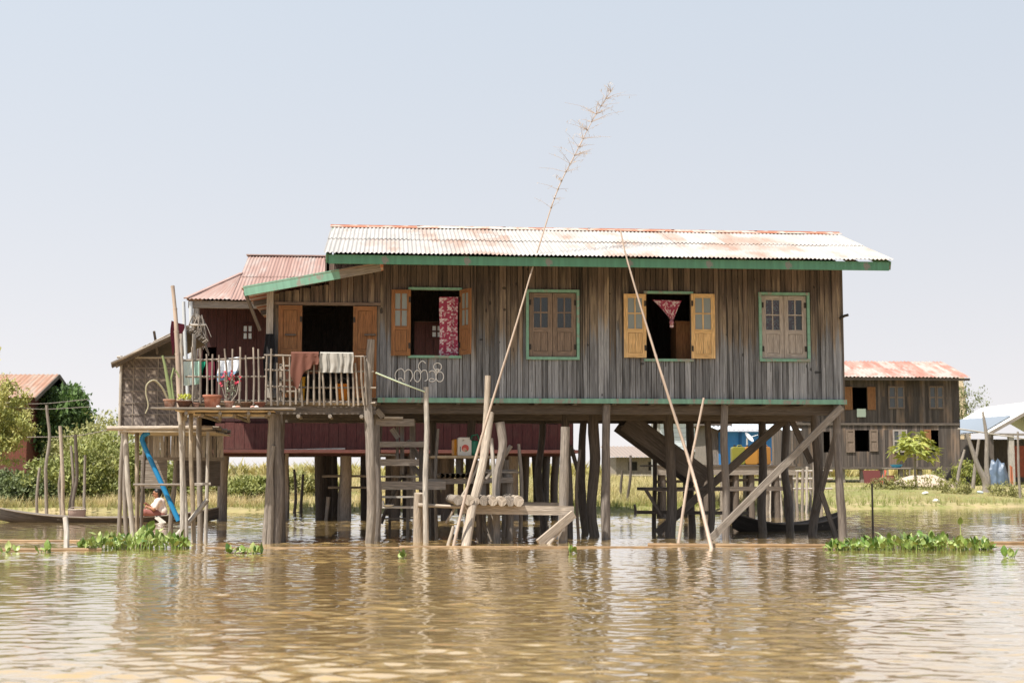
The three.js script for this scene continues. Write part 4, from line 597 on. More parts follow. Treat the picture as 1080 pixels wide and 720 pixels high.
// ------------------------------------------------------------------ things on and round the porch
// hanging cloth: top edge from a to b, drop h, sag and folds
function hang(a, b, h, o = {}) {
  const nu = 18, nv = 12, pos = [], uv = [], idx = [], s = R() * 50, f = o.folds || 4, am = o.amp ?? 0.03;
  for (let j = 0; j <= nv; j++) for (let i = 0; i <= nu; i++) { const u = i / nu, v = j / nv, hh = typeof h === 'function' ? h(u) : h, p = a.clone().lerp(b, u); p.y -= (o.sag || 0) * 4 * u * (1 - u) * (1 - v * 0.5) + v * hh; const w = am * (0.25 + 0.75 * v) * (Math.sin(u * f * 6.28 + s + v * 0.8) + 0.5 * (fbm(u * 5 + s, v * 4, 2) - 0.5)); p.z += w + (o.bulge || 0) * Math.sin(v * 3.14); p.x += (o.pinch || 0) * (0.5 - u) * v * (b.x - a.x) + am * 0.3 * Math.sin(v * 6 + u * 4 + s); pos.push(p.x, p.y, p.z); uv.push(u * a.distanceTo(b), v * hh); }
  for (let j = 0; j < nv; j++) for (let i = 0; i < nu; i++) { const k = j * (nu + 1) + i; idx.push(k, k + nu + 1, k + 1, k + 1, k + nu + 1, k + nu + 2); }
  const g = new THREE.BufferGeometry(); g.setAttribute('position', new THREE.Float32BufferAttribute(pos, 3)); g.setAttribute('uv', new THREE.Float32BufferAttribute(uv, 2)); g.setIndex(idx); g.computeVertexNormals(); return g;
}
// a cloth folded over a rail
function overRail(pa, pb, hf, hb, o = {}) { const f = hang(pa.clone().add(V(0, 0.03, 0.075)), pb.clone().add(V(0, 0.03, 0.075)), hf, o), b = hang(pa.clone().add(V(0, 0.03, -0.075)), pb.clone().add(V(0, 0.03, -0.075)), hb, o), n = pa.distanceTo(pb); const top = tube([pa.clone().add(V(0, -0.01, 0)), pb.clone().add(V(0, -0.01, 0))], 0.07, 10); return merge([f, b, top]); }
{
  const single2 = (name, label, cat, geo, mat, base, grp) => single(name, label, cat, base, geo, mat, grp);
  let a = at(307, 374.5, 0.79), b = at(336, 374.5, 0.79);
  single2('sarong', 'brown cloth draped over the porch railing', 'cloth', overRail(a, b, u => u < 0.75 ? 0.36 + 0.3 * Math.exp(-Math.pow((u - 0.22) / 0.16, 2)) - 0.12 * u : 0.2, 0.35, { folds: 3, amp: 0.03 }), cloth('#6b4438'), a);
  a = at(337.5, 374.5, 0.79); b = at(372.5, 375, 0.79);
  single2('towel', 'pale grey striped towel draped over the porch railing', 'towel', overRail(a, b, 0.34, 0.3, { folds: 4.5, amp: 0.03 }), cloth('#ffffff', { map: rep(tex(128, 64, (u) => { const s = vn(u * 24, 2, 24) > 0.62 ? 0.72 : 1; return [168 * s, 164 * s, 157 * s]; }), 2, 2) }), a);
  a = at(190, 381, 0.2); b = at(212, 379, 0.2); single2('white_shirt', 'white and mint shirt hanging on the left of the porch railing', 'laundry', hang(a, b, 0.44, { folds: 2.5, amp: 0.04, pinch: 0.15 }), cloth('#e4efe8', { map: rep(tex(64, 64, (u) => u < 0.62 ? [246, 248, 246] : [196, 226, 212]), 2.4, 1) }), a);
  a = at(206, 383, 0.1); b = at(216, 381, 0.1); single2('green_cloth', 'dark green cloth hung beside the white shirt', 'laundry', hang(a, b, 0.26, { folds: 1.5, amp: 0.03, pinch: 0.5 }), cloth('#1f9a76'), a);
  a = at(217, 382, 0.1); b = at(226, 381, 0.1); single2('maroon_cloth', 'small maroon cloth between the green and the blue laundry', 'laundry', hang(a, b, 0.32, { folds: 1.5, amp: 0.02 }), cloth('#6d1f33'), a);
  a = at(229, 379, 0.2); b = at(253, 376, 0.2); single2('blue_shirt', 'white shirt with pale blue hem on the railing above the flowers', 'laundry', hang(a, b, u => 0.4 - 0.12 * u, { folds: 2.5, amp: 0.05, pinch: 0.1 }), cloth('#ffffff', { map: rep(tex(32, 64, (u, v) => v < 0.62 ? [236, 240, 246] : [132, 160, 184]), 1, 1 / 0.4) }), a);
  a = at(180, 338, 0.45); b = at(194, 342, -0.4); single2('maroon_shawl', 'maroon shawl hanging from the tall corner pole', 'laundry', hang(a, b, u => 0.62 * (1 - u * 0.6), { folds: 2, amp: 0.05, pinch: 0.35 }), cloth('#7c2537'), a);
  a = at(279, 352, 0.14); b = at(290, 352, 0.14); single2('black_jacket', 'black jacket hanging on the house corner beside the door', 'jacket', hang(a, b, 0.85, { folds: 1.8, amp: 0.05, bulge: 0.1 }), cloth('#1b1a1c'), a);
  // curtains
  const floral = (c1, c2) => tex(256, 256, (u, v) => { const n = fbm(u * 12, v * 12, 3, 12, 12), m = fbm(u * 26 + 4, v * 26, 2, 26, 26); return mix3(c1, c2, clamp((n - 0.455) * 8) * (0.5 + m)); });
  const pink = cloth('#ffffff', { map: rep(floral([168, 66, 94], [222, 198, 202]), 2.6, 2.6), transmission: 0.15 });
  a = at(463.5, 313, -0.14); b = at(483, 313, -0.14); single('curtain', 'pink floral curtain drawn aside in the leftmost open window', 'curtain', a, hang(a, b, at(470, 313, -0.14).y - at(470, 375.5, -0.14).y, { folds: 2.5, amp: 0.025 }), pink);
  a = at(688, 316, -0.2); b = at(719, 317, -0.2);
  { const g = hang(a, b, u => 0.42 * (1 - 0.25 * Math.abs(u - 0.6)), { folds: 2, amp: 0.02, pinch: 1.7 }), p = g.attributes.position, tip = at(708.5, 340, -0.2).x; for (let i = 0; i < p.count; i++) { const v = Math.floor(i / 19) / 12, u = (i % 19) / 18; p.setX(i, lerp(lerp(a.x, b.x, u), tip + (u - 0.5) * 0.06, Math.pow(v, 0.9))); } g.computeVertexNormals();
    const knot = new THREE.IcosahedronGeometry(0.05, 2).scale(0.9, 1.1, 0.9), kp = knot.attributes.position; for (let i = 0; i < kp.count; i++) { const k = 1 + 0.35 * (vn(kp.getX(i) * 40 + 9, kp.getY(i) * 40 + kp.getZ(i) * 30) - 0.5); kp.setXYZ(i, kp.getX(i) * k, kp.getY(i) * k, kp.getZ(i) * k); } knot.computeVertexNormals(); knot.translate(tip, a.y - 0.42, -0.2);
    const t = thing('curtain', 'pink floral curtain knotted into a triangle in the window behind the long cane', 'curtain', a); part(t, 'cloth', g, pink); part(t, 'knot', knot, pink); part(t, 'tail', hang(V(tip - 0.035, a.y - 0.45, -0.2), V(tip + 0.035, a.y - 0.45, -0.2), 0.07, { folds: 1, amp: 0.01 }), pink); }
  a = at(806, 313, -0.045); b = at(840, 313, -0.045); single('curtain', 'pink floral curtain behind the closed grey shutters at the right', 'curtain', a, hang(a, b, 0.68, { folds: 5, amp: 0.012 }), pink);
  // wardrobe behind the third window
  const w = rect(714, 730, 340, 378, -0.5), wd = thing('wardrobe', 'brown wooden cupboard standing inside the window behind the long cane', 'cupboard', V(w.x0, FY, -0.8)); part(wd, 'carcass', box(w.x0, w.x0 + 0.8, FY, w.y1, -1.1, -0.55), M.teak); part(wd, 'door', box(w.x0 + 0.03, w.x0 + 0.39, FY + 0.08, w.y1 - 0.04, -0.548, -0.53), M.teak); part(wd, 'top', box(w.x0 - 0.02, w.x0 + 0.82, w.y1, w.y1 + 0.03, -1.12, -0.53, 'x'), M.teak);
  // wooden rack, orange pail, yellow can on the deck
  const DY = 2.5, rk = thing('plate_rack', 'low wooden slatted rack standing behind the railing left of the door', 'rack', at(305, 420, 0.45).setY(DY)), r = rect(296, 316, 384, 424, 0.45);
  for (const [x, z] of [[r.x0, 0.32], [r.x1, 0.32], [r.x0, 0.55], [r.x1, 0.55]]) part(rk, 'leg', box(x - 0.02, x + 0.02, DY, r.y1, z - 0.02, z + 0.02), M.pale); for (const t of [0.25, 0.55, 0.95]) part(rk, 'shelf', box(r.x0 - 0.018, r.x1 + 0.018, lerp(DY, r.y1, t) - 0.012, lerp(DY, r.y1, t) + 0.012, 0.3, 0.57, 'x'), M.pale); part(rk, 'back_panel', box(r.x0 + 0.02, r.x1 - 0.02, DY + 0.2, r.y1 - 0.05, 0.29, 0.31), std({ color: '#b9826c' }));
  const plast = (c, o = {}) => std({ color: c, roughness: 0.4, ...o });
  const pail = (px, py, z, h, rad, col, lab) => { const p = at(px, py, z).setY(DY), t = thing('pail', lab, 'pail', p); part(t, 'body', lathe([[0.001, 0.005], [rad * 0.8, 0.005], [rad, h], [rad * 1.07, h], [rad * 1.07, h - 0.02], [rad * 0.97, h - 0.02], [rad * 0.78, 0.02], [0.001, 0.02]], p, 22), plast(col)); part(t, 'handle', tube([...Array(9)].map((_, i) => V(p.x + rad * Math.cos(i / 8 * 3.14), p.y + h + 0.1 * Math.sin(i / 8 * 3.14), p.z)), 0.006, 5), M.iron); return t; };
  pail(361.5, 420, 0.45, 0.3, 0.105, '#d9821f', 'orange plastic pail behind the railing below the towel');
  pail(318, 420, 0.45, 0.42, 0.06, '#d8a92c', 'narrow yellow pail behind the railing below the brown cloth');
  // jerrycans on the landing shelf
  const yB = at(490, 482, -1).y + 0.032;
  function jerry(name, label, p, wd, h, dp, mat, yaw, cap) { const t = thing(name, label, 'jerrycan', p); t.rotation.y = yaw; const s = new THREE.Shape(), r = 0.025; s.moveTo(-wd / 2 + r, 0); s.lineTo(wd / 2 - r, 0); s.quadraticCurveTo(wd / 2, 0, wd / 2, r); s.lineTo(wd / 2, h * 0.82); s.lineTo(wd * 0.22, h); s.lineTo(-wd / 2 + r, h); s.quadraticCurveTo(-wd / 2, h, -wd / 2, h - r); s.lineTo(-wd / 2, r); s.quadraticCurveTo(-wd / 2, 0, -wd / 2 + r, 0); const hole = new THREE.Path(); hole.setFromPoints([...Array(10)].map((_, i) => new THREE.Vector2(-wd * 0.12 + wd * 0.18 * Math.cos(-i * 0.628), h * 0.85 + h * 0.05 * Math.sin(-i * 0.628)))); s.holes.push(hole);
    const add = (n, g, m) => { const q = shade(new THREE.Mesh(g, m)); q.name = n; t.add(q); return q; }; add('body', new THREE.ExtrudeGeometry(s, { depth: dp, bevelEnabled: true, bevelSize: 0.012, bevelThickness: 0.012, bevelSegments: 2 }).translate(0, 0, -dp / 2), mat); add('cap', new THREE.CylinderGeometry(0.028, 0.03, 0.05, 14).translate(wd * 0.33, h * 0.96, 0), plast(cap)); return { t, add }; }
  { const p = at(489.5, 481, -1.05).setY(yB), j = jerry('oil_can', 'white jerrycan with a red round emblem on the landing shelf', p, 0.24, 0.33, 0.11, plast('#e9e2d6'), 0.1, '#e8e2d0');
    const cv = document.createElement('canvas'); cv.width = cv.height = 128; const c = cv.getContext('2d'); c.fillStyle = '#e9e2d6'; c.fillRect(0, 0, 128, 128); c.fillStyle = '#d8564a'; c.beginPath(); c.arc(70, 60, 44, 0, 7); c.fill(); c.fillStyle = '#e8a58a'; c.beginPath(); c.arc(62, 78, 24, 0, 7); c.fill(); c.fillStyle = '#7a9a5a'; c.fillRect(70, 84, 22, 14); c.fillStyle = '#222'; c.fillRect(6, 40, 8, 60); const t = new THREE.CanvasTexture(cv); t.colorSpace = THREE.SRGBColorSpace; j.add('printed_label', new THREE.PlaneGeometry(0.2, 0.2).translate(0, 0.13, 0.071), std({ map: t, roughness: 0.5 })); }
  jerry('oil_can', 'orange jerrycan left of the white one on the landing shelf', at(481.5, 481, -1.2).setY(yB), 0.13, 0.3, 0.12, plast('#e2992c'), 0.3, '#e8e2d0');
  { const p = at(499, 481, -1.15).setY(yB), t = thing('watering_can', 'dark green watering can on the landing shelf behind the leaning cane', 'watering can', p), gm = plast('#1f7a5c'); part(t, 'body', lathe([[0.001, 0], [0.1, 0], [0.105, 0.05], [0.1, 0.26], [0.085, 0.28], [0.001, 0.285]], p, 18), gm); part(t, 'handle', tube([V(p.x - 0.06, p.y + 0.27, p.z), V(p.x - 0.02, p.y + 0.38, p.z), V(p.x + 0.08, p.y + 0.4, p.z), V(p.x + 0.12, p.y + 0.28, p.z), V(p.x + 0.1, p.y + 0.1, p.z)], 0.016, 7), gm); part(t, 'spout', tube([V(p.x - 0.09, p.y + 0.08, p.z), V(p.x - 0.2, p.y + 0.25, p.z), V(p.x - 0.24, p.y + 0.32, p.z)], [0.025, 0.016], 7), gm); }
  // tin cup and folded cloth on the lower step
  const cp = at(402, 533, 0.05).setY(at(402, 534, 0.1).y); single('enamel_cup', 'small white cup left on the lowest dry step', 'cup', cp, lathe([[0.001, 0.002], [0.045, 0.002], [0.055, 0.1], [0.05, 0.1], [0.042, 0.012], [0.001, 0.012]], cp, 16), plast('#d8cfc6'));
  const sp = at(409.5, 534, 0.05).setY(cp.y); single('soap_dish', 'flat white dish beside the cup on the lowest dry step', 'dish', sp, lathe([[0.001, 0.003], [0.07, 0.003], [0.11, 0.03], [0.1, 0.034], [0.065, 0.012], [0.001, 0.012]], sp, 18), plast('#e8e6e2'));
  // blue drain pipe
  single('drain_pipe', 'bright blue plastic pipe slanting from the hut floor to the water', 'pipe', wy(190, 555), tube(new THREE.CatmullRomCurve3([at(157, 456, -1.4), at(151, 459, -1.4), at(149.5, 464, -1.4), at(153, 473, -1.4), at(170, 510, -1.35), at(188, 549, -1.3)], false, 'catmullrom', 0.12).getPoints(40), 0.047, 12, { open: true }), plast('#1f7fb4'));
}
// potted plants on the shelf
{
  const sy = at(240, 430, 1.1).y - 0.001, soil = std({ color: '#4a3a2c' });
  const pot = (name, label, cat, px, z, rt, h, k = 0.72, mat = M.clay) => { const p = at(px, 426, z).setY(sy), t = thing(name, label, cat, p, null); part(t, 'pot', lathe([[0.001, 0], [rt * k, 0], [rt * 0.95, h * 0.8], [rt * 1.06, h * 0.8], [rt * 1.08, h], [rt * 0.94, h], [rt * 0.9, h * 0.85], [0.001, h * 0.85]], p, 24), mat); part(t, 'soil', new THREE.CylinderGeometry(rt * 0.9, rt * 0.9, 0.01, 18).translate(p.x, p.y + h * 0.87, p.z), soil); return [t, p, h]; };
  const leafM = c => new THREE.MeshPhysicalMaterial({ color: c, roughness: 0.7, transmission: 0.2, thickness: 0, side: THREE.DoubleSide });
  const leaves = (c, n, rx, ry, s, q) => { const L = []; for (let i = 0; i < n; i++) { const g = leafGeo(s * (0.7 + 0.6 * q()), s * 0.55 * (0.7 + 0.6 * q())); g.rotateX(-0.9 + q() * 1.6).rotateY(q() * 6.28); const a = q() * 6.28, r = Math.sqrt(q()); g.translate(c.x + Math.cos(a) * r * rx, c.y + ry * (q()), c.z + Math.sin(a) * r * rx); L.push(g); } return merge(L); };
  let [t, p, h] = pot('potted_cactus', 'clay pot with tall columnar cactus and a drooping stem at the shelf end', 'potted plant', 178.5, 1.15, 0.105, 0.14);
  const cac = leafM('#7f8a5c'); cac.transmission = 0; part(t, 'stem', tube([V(p.x + 0.03, p.y + h * 0.8, p.z), at(177, 405, 1.15), at(173.5, 385, 1.15), at(171, 375, 1.15)], [0.036, 0.02], 7, { lump: 0.3 }), cac); part(t, 'stem', tube([V(p.x + 0.07, p.y + h * 0.8, p.z), at(180, 400, 1.1), at(183, 388, 1.1), at(186, 392, 1.1), at(189, 398, 1.1)], [0.022, 0.012], 6), cac);
  part(t, 'drooping_stem', tube(new THREE.CatmullRomCurve3([V(p.x - 0.02, p.y + h * 0.8, p.z), at(170, 408, 1.2), at(162, 401, 1.25), at(155, 405, 1.3), at(153.5, 414, 1.3), at(156, 428, 1.32), at(153, 436, 1.35)]).getPoints(24), [0.019, 0.01], 7), leafM('#aaa184'));
  [t, p, h] = pot('potted_succulent', 'shallow dark pot with a mound of yellow green leaves', 'potted plant', 194, 1.15, 0.13, 0.115, 0.6, std({ map: M.clay.map, color: '#8d7a6c' })); part(t, 'leaves', leaves(V(p.x, p.y + h, p.z), 110, 0.13, 0.09, 0.05, rng(3)), leafM('#b9bd4a'), { kind: 'stuff' });
  pot('flowerpot', 'small empty clay pot between the succulent and the large pot', 'flowerpot', 206, 1.05, 0.07, 0.09, 0.8);
  [t, p, h] = pot('flowerpot', 'large wide pinkish clay pot, biggest on the shelf', 'flowerpot', 223.5, 1.1, 0.155, 0.22, 0.78, std({ map: M.clay.map, color: '#ffdcd0' }));
  [t, p, h] = pot('potted_flower', 'orange clay pot with spiny stems and red flowers', 'potted plant', 241.5, 1.1, 0.085, 0.115); { const q = rng(6), st = [], fl = [], lf = []; for (let i = 0; i < 11; i++) { const a = q() * 6.28, e = V(p.x + Math.cos(a) * 0.2 * q() + 0.02, p.y + h + 0.2 + 0.3 * q(), p.z + Math.sin(a) * 0.15 * q()); st.push(tube([V(p.x + Math.cos(a) * 0.03, p.y + h * 0.8, p.z + Math.sin(a) * 0.03), V(lerp(p.x, e.x, 0.7), p.y + h + 0.12, lerp(p.z, e.z, 0.7)), e], [0.014, 0.009], 5)); for (let k = 0; k < 3; k++) fl.push(leafGeo(0.06, 0.055).rotateX(q() * 6).rotateY(q() * 6).translate(e.x + (q() - 0.5) * 0.04, e.y + (q() - 0.5) * 0.04, e.z + (q() - 0.5) * 0.04)); for (let k = 0; k < 6; k++) { const c = V(p.x, p.y + h, p.z).lerp(e, 0.3 + 0.7 * q()); lf.push(leafGeo(0.05, 0.025).rotateX(q() * 6).rotateY(q() * 6).translate(c.x, c.y, c.z)); } } part(t, 'stems', merge(st), M.drift); part(t, 'petals', merge(fl), leafM('#d43f5b'), { kind: 'stuff' }); part(t, 'leaves', merge(lf), leafM('#a9b59a'), { kind: 'stuff' }); }
  [t, p, h] = pot('flowerpot', 'dark mossy pot second from the right on the shelf', 'flowerpot', 260, 1.05, 0.105, 0.1, 0.65, std({ map: M.clay.map, color: '#9a9276' }));
  [t, p, h] = pot('flowerpot', 'brown rounded pot at the right end of the shelf', 'flowerpot', 274, 1.05, 0.1, 0.1, 0.65, std({ map: M.clay.map, color: '#b39080' }));
  const q = rng(14);
  for (const [px, c, lab] of [[230, '#d6cfc8', 'white stone chip before the large clay pot'], [247, '#cfc0b4', 'pale pebble right of the red flowers'], [250.5, '#b98a74', 'terracotta shard behind the shelf edge right of the flowers'], [266, '#c49a8c', 'pinkish shard between the two right hand pots'], [270, '#ddd6ce', 'white pebble before the rightmost pot']]) { const p2 = at(px, 429, 1.22).setY(sy + 0.014), g = new THREE.IcosahedronGeometry(0.03, 2), pp = g.attributes.position; for (let i = 0; i < pp.count; i++) { const k = 0.8 + 0.45 * vn(pp.getX(i) * 50 + px, pp.getY(i) * 50 + pp.getZ(i) * 40); pp.setXYZ(i, pp.getX(i) * 1.3 * k, pp.getY(i) * 0.7 * k, pp.getZ(i) * k); } g.computeVertexNormals(); single('pebble', lab, 'pebble', p2, g.translate(p2.x, p2.y, p2.z), std({ color: c }), 'pebbles on the pot shelf'); }
}
// a leaf: a folded diamond with its base at the origin, pointing along +y
function leafGeo(l, w) { const g = new THREE.BufferGeometry(); const b = w * 0.25; g.setAttribute('position', new THREE.Float32BufferAttribute([0, 0, 0, w / 2, l * 0.5, b, 0, l, 0, 0, 0, 0, 0, l, 0, -w / 2, l * 0.5, b], 3)); g.setAttribute('uv', new THREE.Float32BufferAttribute([0, 0, 1, 0.5, 0, 1, 0, 0, 0, 1, 0, 0.5], 2)); g.computeVertexNormals(); return g; }

// ------------------------------------------------------------------ boats and the paddler
function canoe(t, L, B, H, rise, mat, inner) { // along local x, bow at -x; origin at the waterline amidships
  const n = 40, m = 12, surf = (off, y0) => { const pos = [], uv = [], idx = []; for (let i = 0; i <= n; i++) { const s = i / n * 2 - 1, a = Math.abs(s), w = (B / 2 - off) * Math.pow(1 - Math.pow(a, 2.6), 0.8) + 0.012, top = H + rise * Math.pow(a, 2.4), bot = (y0 + rise * 0.9 * Math.pow(a, 3)) ; for (let k = 0; k <= m; k++) { const v = k / m * 2 - 1, f = Math.pow(Math.abs(v), 2.2); pos.push(s * L / 2 * (1 - off * 0.2), lerp(bot, top - (off ? 0.004 : 0), f), Math.sign(v) * Math.pow(Math.abs(v), 0.7) * w); uv.push(v * 0.4, s * L / 2); } }
    for (let i = 0; i < n; i++) for (let k = 0; k < m; k++) { const q = i * (m + 1) + k; idx.push(q, q + 1, q + m + 1, q + 1, q + m + 2, q + m + 1); } const g = new THREE.BufferGeometry(); g.setAttribute('position', new THREE.Float32BufferAttribute(pos, 3)); g.setAttribute('uv', new THREE.Float32BufferAttribute(uv, 2)); g.setIndex(idx); g.computeVertexNormals(); return g; };
  const add = (name, g, mm) => { const q = shade(new THREE.Mesh(g, mm)); q.name = name; t.add(q); return q; };
  add('hull', surf(0, -0.16), mat); add('inner_hull', surf(0.03, 0.03), inner);
  for (const s of [1, -1]) { const P = []; for (let i = 0; i <= 24; i++) { const u = i / 24 * 2 - 1, a = Math.abs(u); P.push(V(u * L / 2, H + rise * Math.pow(a, 2.4), s * (B / 2 * Math.pow(1 - Math.pow(a, 2.6), 0.8)))); } add('gunwale', tube(P, 0.02, 6), inner); }
  for (const x of [-0.22, 0.15, 0.3]) { const w = B / 2 * Math.pow(1 - Math.pow(Math.abs(x * 2), 2.6), 0.8) - 0.02; add('thwart', box(x * L - 0.07, x * L + 0.07, H - 0.05, H - 0.03, -w, w, 'z'), inner); }
  return t;
}
{
  const c = wy(110, 549), t = thing('canoe', 'long dark dugout canoe with upswept bow carrying the paddler', 'canoe', V(c.x + 0.3, 0, -11.2)); t.rotation.y = 0.06;
  canoe(t, 5.4, 0.7, 0.11, 0.24, wood('#4d443d', '#302a26', '#3b332d', { seed: 21 }), M.post);
  const bk = at(81, 547, -11.3); const b = thing('basket', 'small pinkish woven basket standing in the canoe', 'basket', V(bk.x, 0.06, -11.25)); part(b, 'body', lathe([[0.001, 0], [0.18, 0], [0.22, 0.24], [0.21, 0.25], [0.19, 0.235], [0.16, 0.02], [0.001, 0.02]], b.position, 18), std({ color: '#b59a8c', bumpMap: grainBump, bumpScale: 0.01 })); part(b, 'rim', new THREE.TorusGeometry(0.215, 0.016, 6, 22).rotateX(Math.PI / 2).translate(bk.x, 0.305, -11.25), M.pale); part(b, 'handle', tube([...Array(9)].map((_, i) => V(bk.x + 0.21 * Math.cos(i / 8 * Math.PI), 0.3 + 0.07 * Math.sin(i / 8 * Math.PI), -11.25)), 0.012, 6), M.pale);
  const r = wy(832, 561), t2 = thing('canoe', 'black empty canoe moored under the right end of the house', 'canoe', V(r.x + 0.25, 0, -4.2)); t2.rotation.y = Math.PI + 0.35; canoe(t2, 2.9, 0.62, 0.14, 0.26, wood('#35302c', '#221e1b', '#2a2522', { seed: 22 }), M.dark);
}
// smooth bodies from joints: every bone is a tapered capsule, joined with a smooth minimum
function flesh(bones, cell, k = 0.03) {
  const mn = V(9, 9, 9), mx = V(-9, -9, -9); for (const [a, b, ra, rb] of bones) for (const [p, r] of [[a, ra], [b, rb]]) { mn.min(V(p[0] - r, p[1] - r, p[2] - r)); mx.max(V(p[0] + r, p[1] + r, p[2] + r)); }
  const c = mn.clone().add(mx).multiplyScalar(0.5), e = Math.max(mx.x - mn.x, mx.y - mn.y, mx.z - mn.z) / 2 + cell * 3, N = Math.ceil(e * 2 / cell), mc = new MarchingCubes(N, new THREE.MeshBasicMaterial(), false, false, 200000); mc.isolation = 0; const hs = N / 2;
  const pr = bones.map(([a, b, ra, rb]) => { const d = [b[0] - a[0], b[1] - a[1], b[2] - a[2]]; return { a, d, l: Math.max(1e-9, d[0] ** 2 + d[1] ** 2 + d[2] ** 2), ra, rb }; });
  for (let z = 0; z < N; z++) for (let y = 0; y < N; y++) for (let x = 0; x < N; x++) { const X = c.x + (x - hs) / hs * e, Y = c.y + (y - hs) / hs * e, Z = c.z + (z - hs) / hs * e; let s = 9; for (const p of pr) { const t = clamp(((X - p.a[0]) * p.d[0] + (Y - p.a[1]) * p.d[1] + (Z - p.a[2]) * p.d[2]) / p.l), D = Math.hypot(X - p.a[0] - p.d[0] * t, Y - p.a[1] - p.d[1] * t, Z - p.a[2] - p.d[2] * t) - lerp(p.ra, p.rb, t), h = clamp(0.5 + 0.5 * (s - D) / k); s = lerp(s, D, h) - k * h * (1 - h); } mc.field[z * N * N + y * N + x] = -s; }
  mc.update(); const n = mc.count, g = new THREE.BufferGeometry(); g.setAttribute('position', new THREE.BufferAttribute(mc.positionArray.slice(0, n * 3), 3)); g.scale(e, e, e).translate(c.x, c.y, c.z);
  g.setAttribute('normal', new THREE.BufferAttribute(mc.normalArray.slice(0, n * 3), 3)); g.setAttribute('uv', new THREE.BufferAttribute(new Float32Array(n * 2), 2)); g.deleteAttribute('normal'); const P = g.attributes.position; g.computeVertexNormals(); return g;
}
{
  const p = at(171, 547, -11.25), t = thing('person', 'paddler in a pale pink shirt sitting in the canoe behind the hut posts', 'person', V(p.x, 0.05, -11.15)); t.rotation.y = 0.15; t.scale.setScalar(1.0);
  const skin = std({ color: '#9a6b50', roughness: 0.6 }), add = (name, g, m, par = t) => { const q = shade(new THREE.Mesh(g, m)); q.name = name; par.add(q); return q; };
  const sh = [[-0.1, 0.47, 0.16], [-0.1, 0.47, -0.16]], el = [[-0.2, 0.27, 0.24], [-0.27, 0.3, -0.22]], wr = [[-0.33, 0.32, 0.12], [-0.42, 0.42, -0.04]];
  const body = [[[0, 0.14, 0.06], [0, 0.14, -0.06], 0.12, 0.12], [[0, 0.16, 0], [-0.07, 0.42, 0], 0.12, 0.13], [[-0.09, 0.46, 0.12], [-0.09, 0.46, -0.12], 0.07, 0.07], [[-0.1, 0.48, 0], [-0.13, 0.58, 0], 0.055, 0.048], [[-0.14, 0.66, 0], [-0.15, 0.62, 0], 0.08, 0.07]];
  for (const i of [0, 1]) { const s = i ? -1 : 1; body.push([sh[i], el[i], 0.05, 0.04], [el[i], wr[i], 0.04, 0.028], [[-0.02, 0.13, 0.09 * s], [-0.42, 0.2, 0.17 * s], 0.085, 0.06], [[-0.42, 0.2, 0.17 * s], [-0.3, 0.09, -0.02 * s], 0.055, 0.038], [[-0.3, 0.09, -0.02 * s], [-0.44, 0.08, -0.04 * s], 0.035, 0.025]); }
  const head = [[[-0.14, 0.685, 0], [-0.13, 0.665, 0], 0.088, 0.085], [[-0.165, 0.64, 0], [-0.175, 0.6, 0], 0.062, 0.04], [[-0.228, 0.66, 0], [-0.242, 0.635, 0], 0.009, 0.014], [[-0.214, 0.6, 0.014], [-0.214, 0.6, -0.014], 0.012, 0.012], [[-0.215, 0.685, 0.05], [-0.215, 0.685, 0.02], 0.013, 0.014], [[-0.215, 0.685, -0.05], [-0.215, 0.685, -0.02], 0.013, 0.014], [[-0.13, 0.67, 0.088], [-0.13, 0.635, 0.083], 0.02, 0.014], [[-0.13, 0.67, -0.088], [-0.13, 0.635, -0.083], 0.02, 0.014]];
  const hand = (w, s) => { const o = []; const [x, y, z] = w; o.push([[x, y, z], [x - 0.06, y + 0.005, z], 0.026, 0.03]); for (let f = 0; f < 4; f++) { const oy = (f - 1.5) * 0.019, L = [0.03, 0.035, 0.033, 0.025][f]; const k0 = [x - 0.065, y + oy, z + 0.012 * s], k1 = [x - 0.08 - L * 0.3, y + oy, z + (0.012 - L) * s], k2 = [x - 0.06, y + oy, z + (0.002 - L * 1.2) * s]; o.push([k0, k1, 0.0095, 0.009], [k1, k2, 0.009, 0.008]); } o.push([[x - 0.025, y + 0.022, z], [x - 0.055, y + 0.048, z - 0.02 * s], 0.012, 0.0095], [[x - 0.055, y + 0.048, z - 0.02 * s], [x - 0.075, y + 0.04, z - 0.035 * s], 0.0095, 0.008]); return o; };
  add('body', merge([flesh(body, 0.014), flesh(head, 0.0045, 0.012), flesh(hand(wr[0], 1), 0.004, 0.006), flesh(hand(wr[1], -1), 0.004, 0.006)]), skin);
  const shirt = [[[0, 0.2, 0.05], [0, 0.2, -0.05], 0.135, 0.135], [[-0.01, 0.2, 0], [-0.07, 0.42, 0], 0.138, 0.147], [[-0.09, 0.46, 0.12], [-0.09, 0.46, -0.12], 0.082, 0.082]]; for (const i of [0, 1]) shirt.push([sh[i], [lerp(sh[i][0], el[i][0], 0.75), lerp(sh[i][1], el[i][1], 0.75), lerp(sh[i][2], el[i][2], 0.75)], 0.068, 0.062]);
  add('shirt', flesh(shirt, 0.014), cloth('#e3cfc6')); const sar = []; for (const s of [1, -1]) sar.push([[0, 0.13, 0.07 * s], [-0.42, 0.19, 0.15 * s], 0.12, 0.085], [[-0.42, 0.19, 0.15 * s], [-0.32, 0.1, 0], 0.08, 0.06]); add('sarong', flesh(sar, 0.016), cloth('#8d5a52'));
  add('hair', flesh([[[-0.125, 0.70, 0], [-0.115, 0.69, 0], 0.094, 0.094], [[-0.1, 0.67, 0], [-0.085, 0.62, 0], 0.088, 0.06], [[-0.06, 0.74, 0], [-0.045, 0.745, 0], 0.045, 0.042]], 0.007, 0.02), std({ color: '#17120f', roughness: 0.5 }));
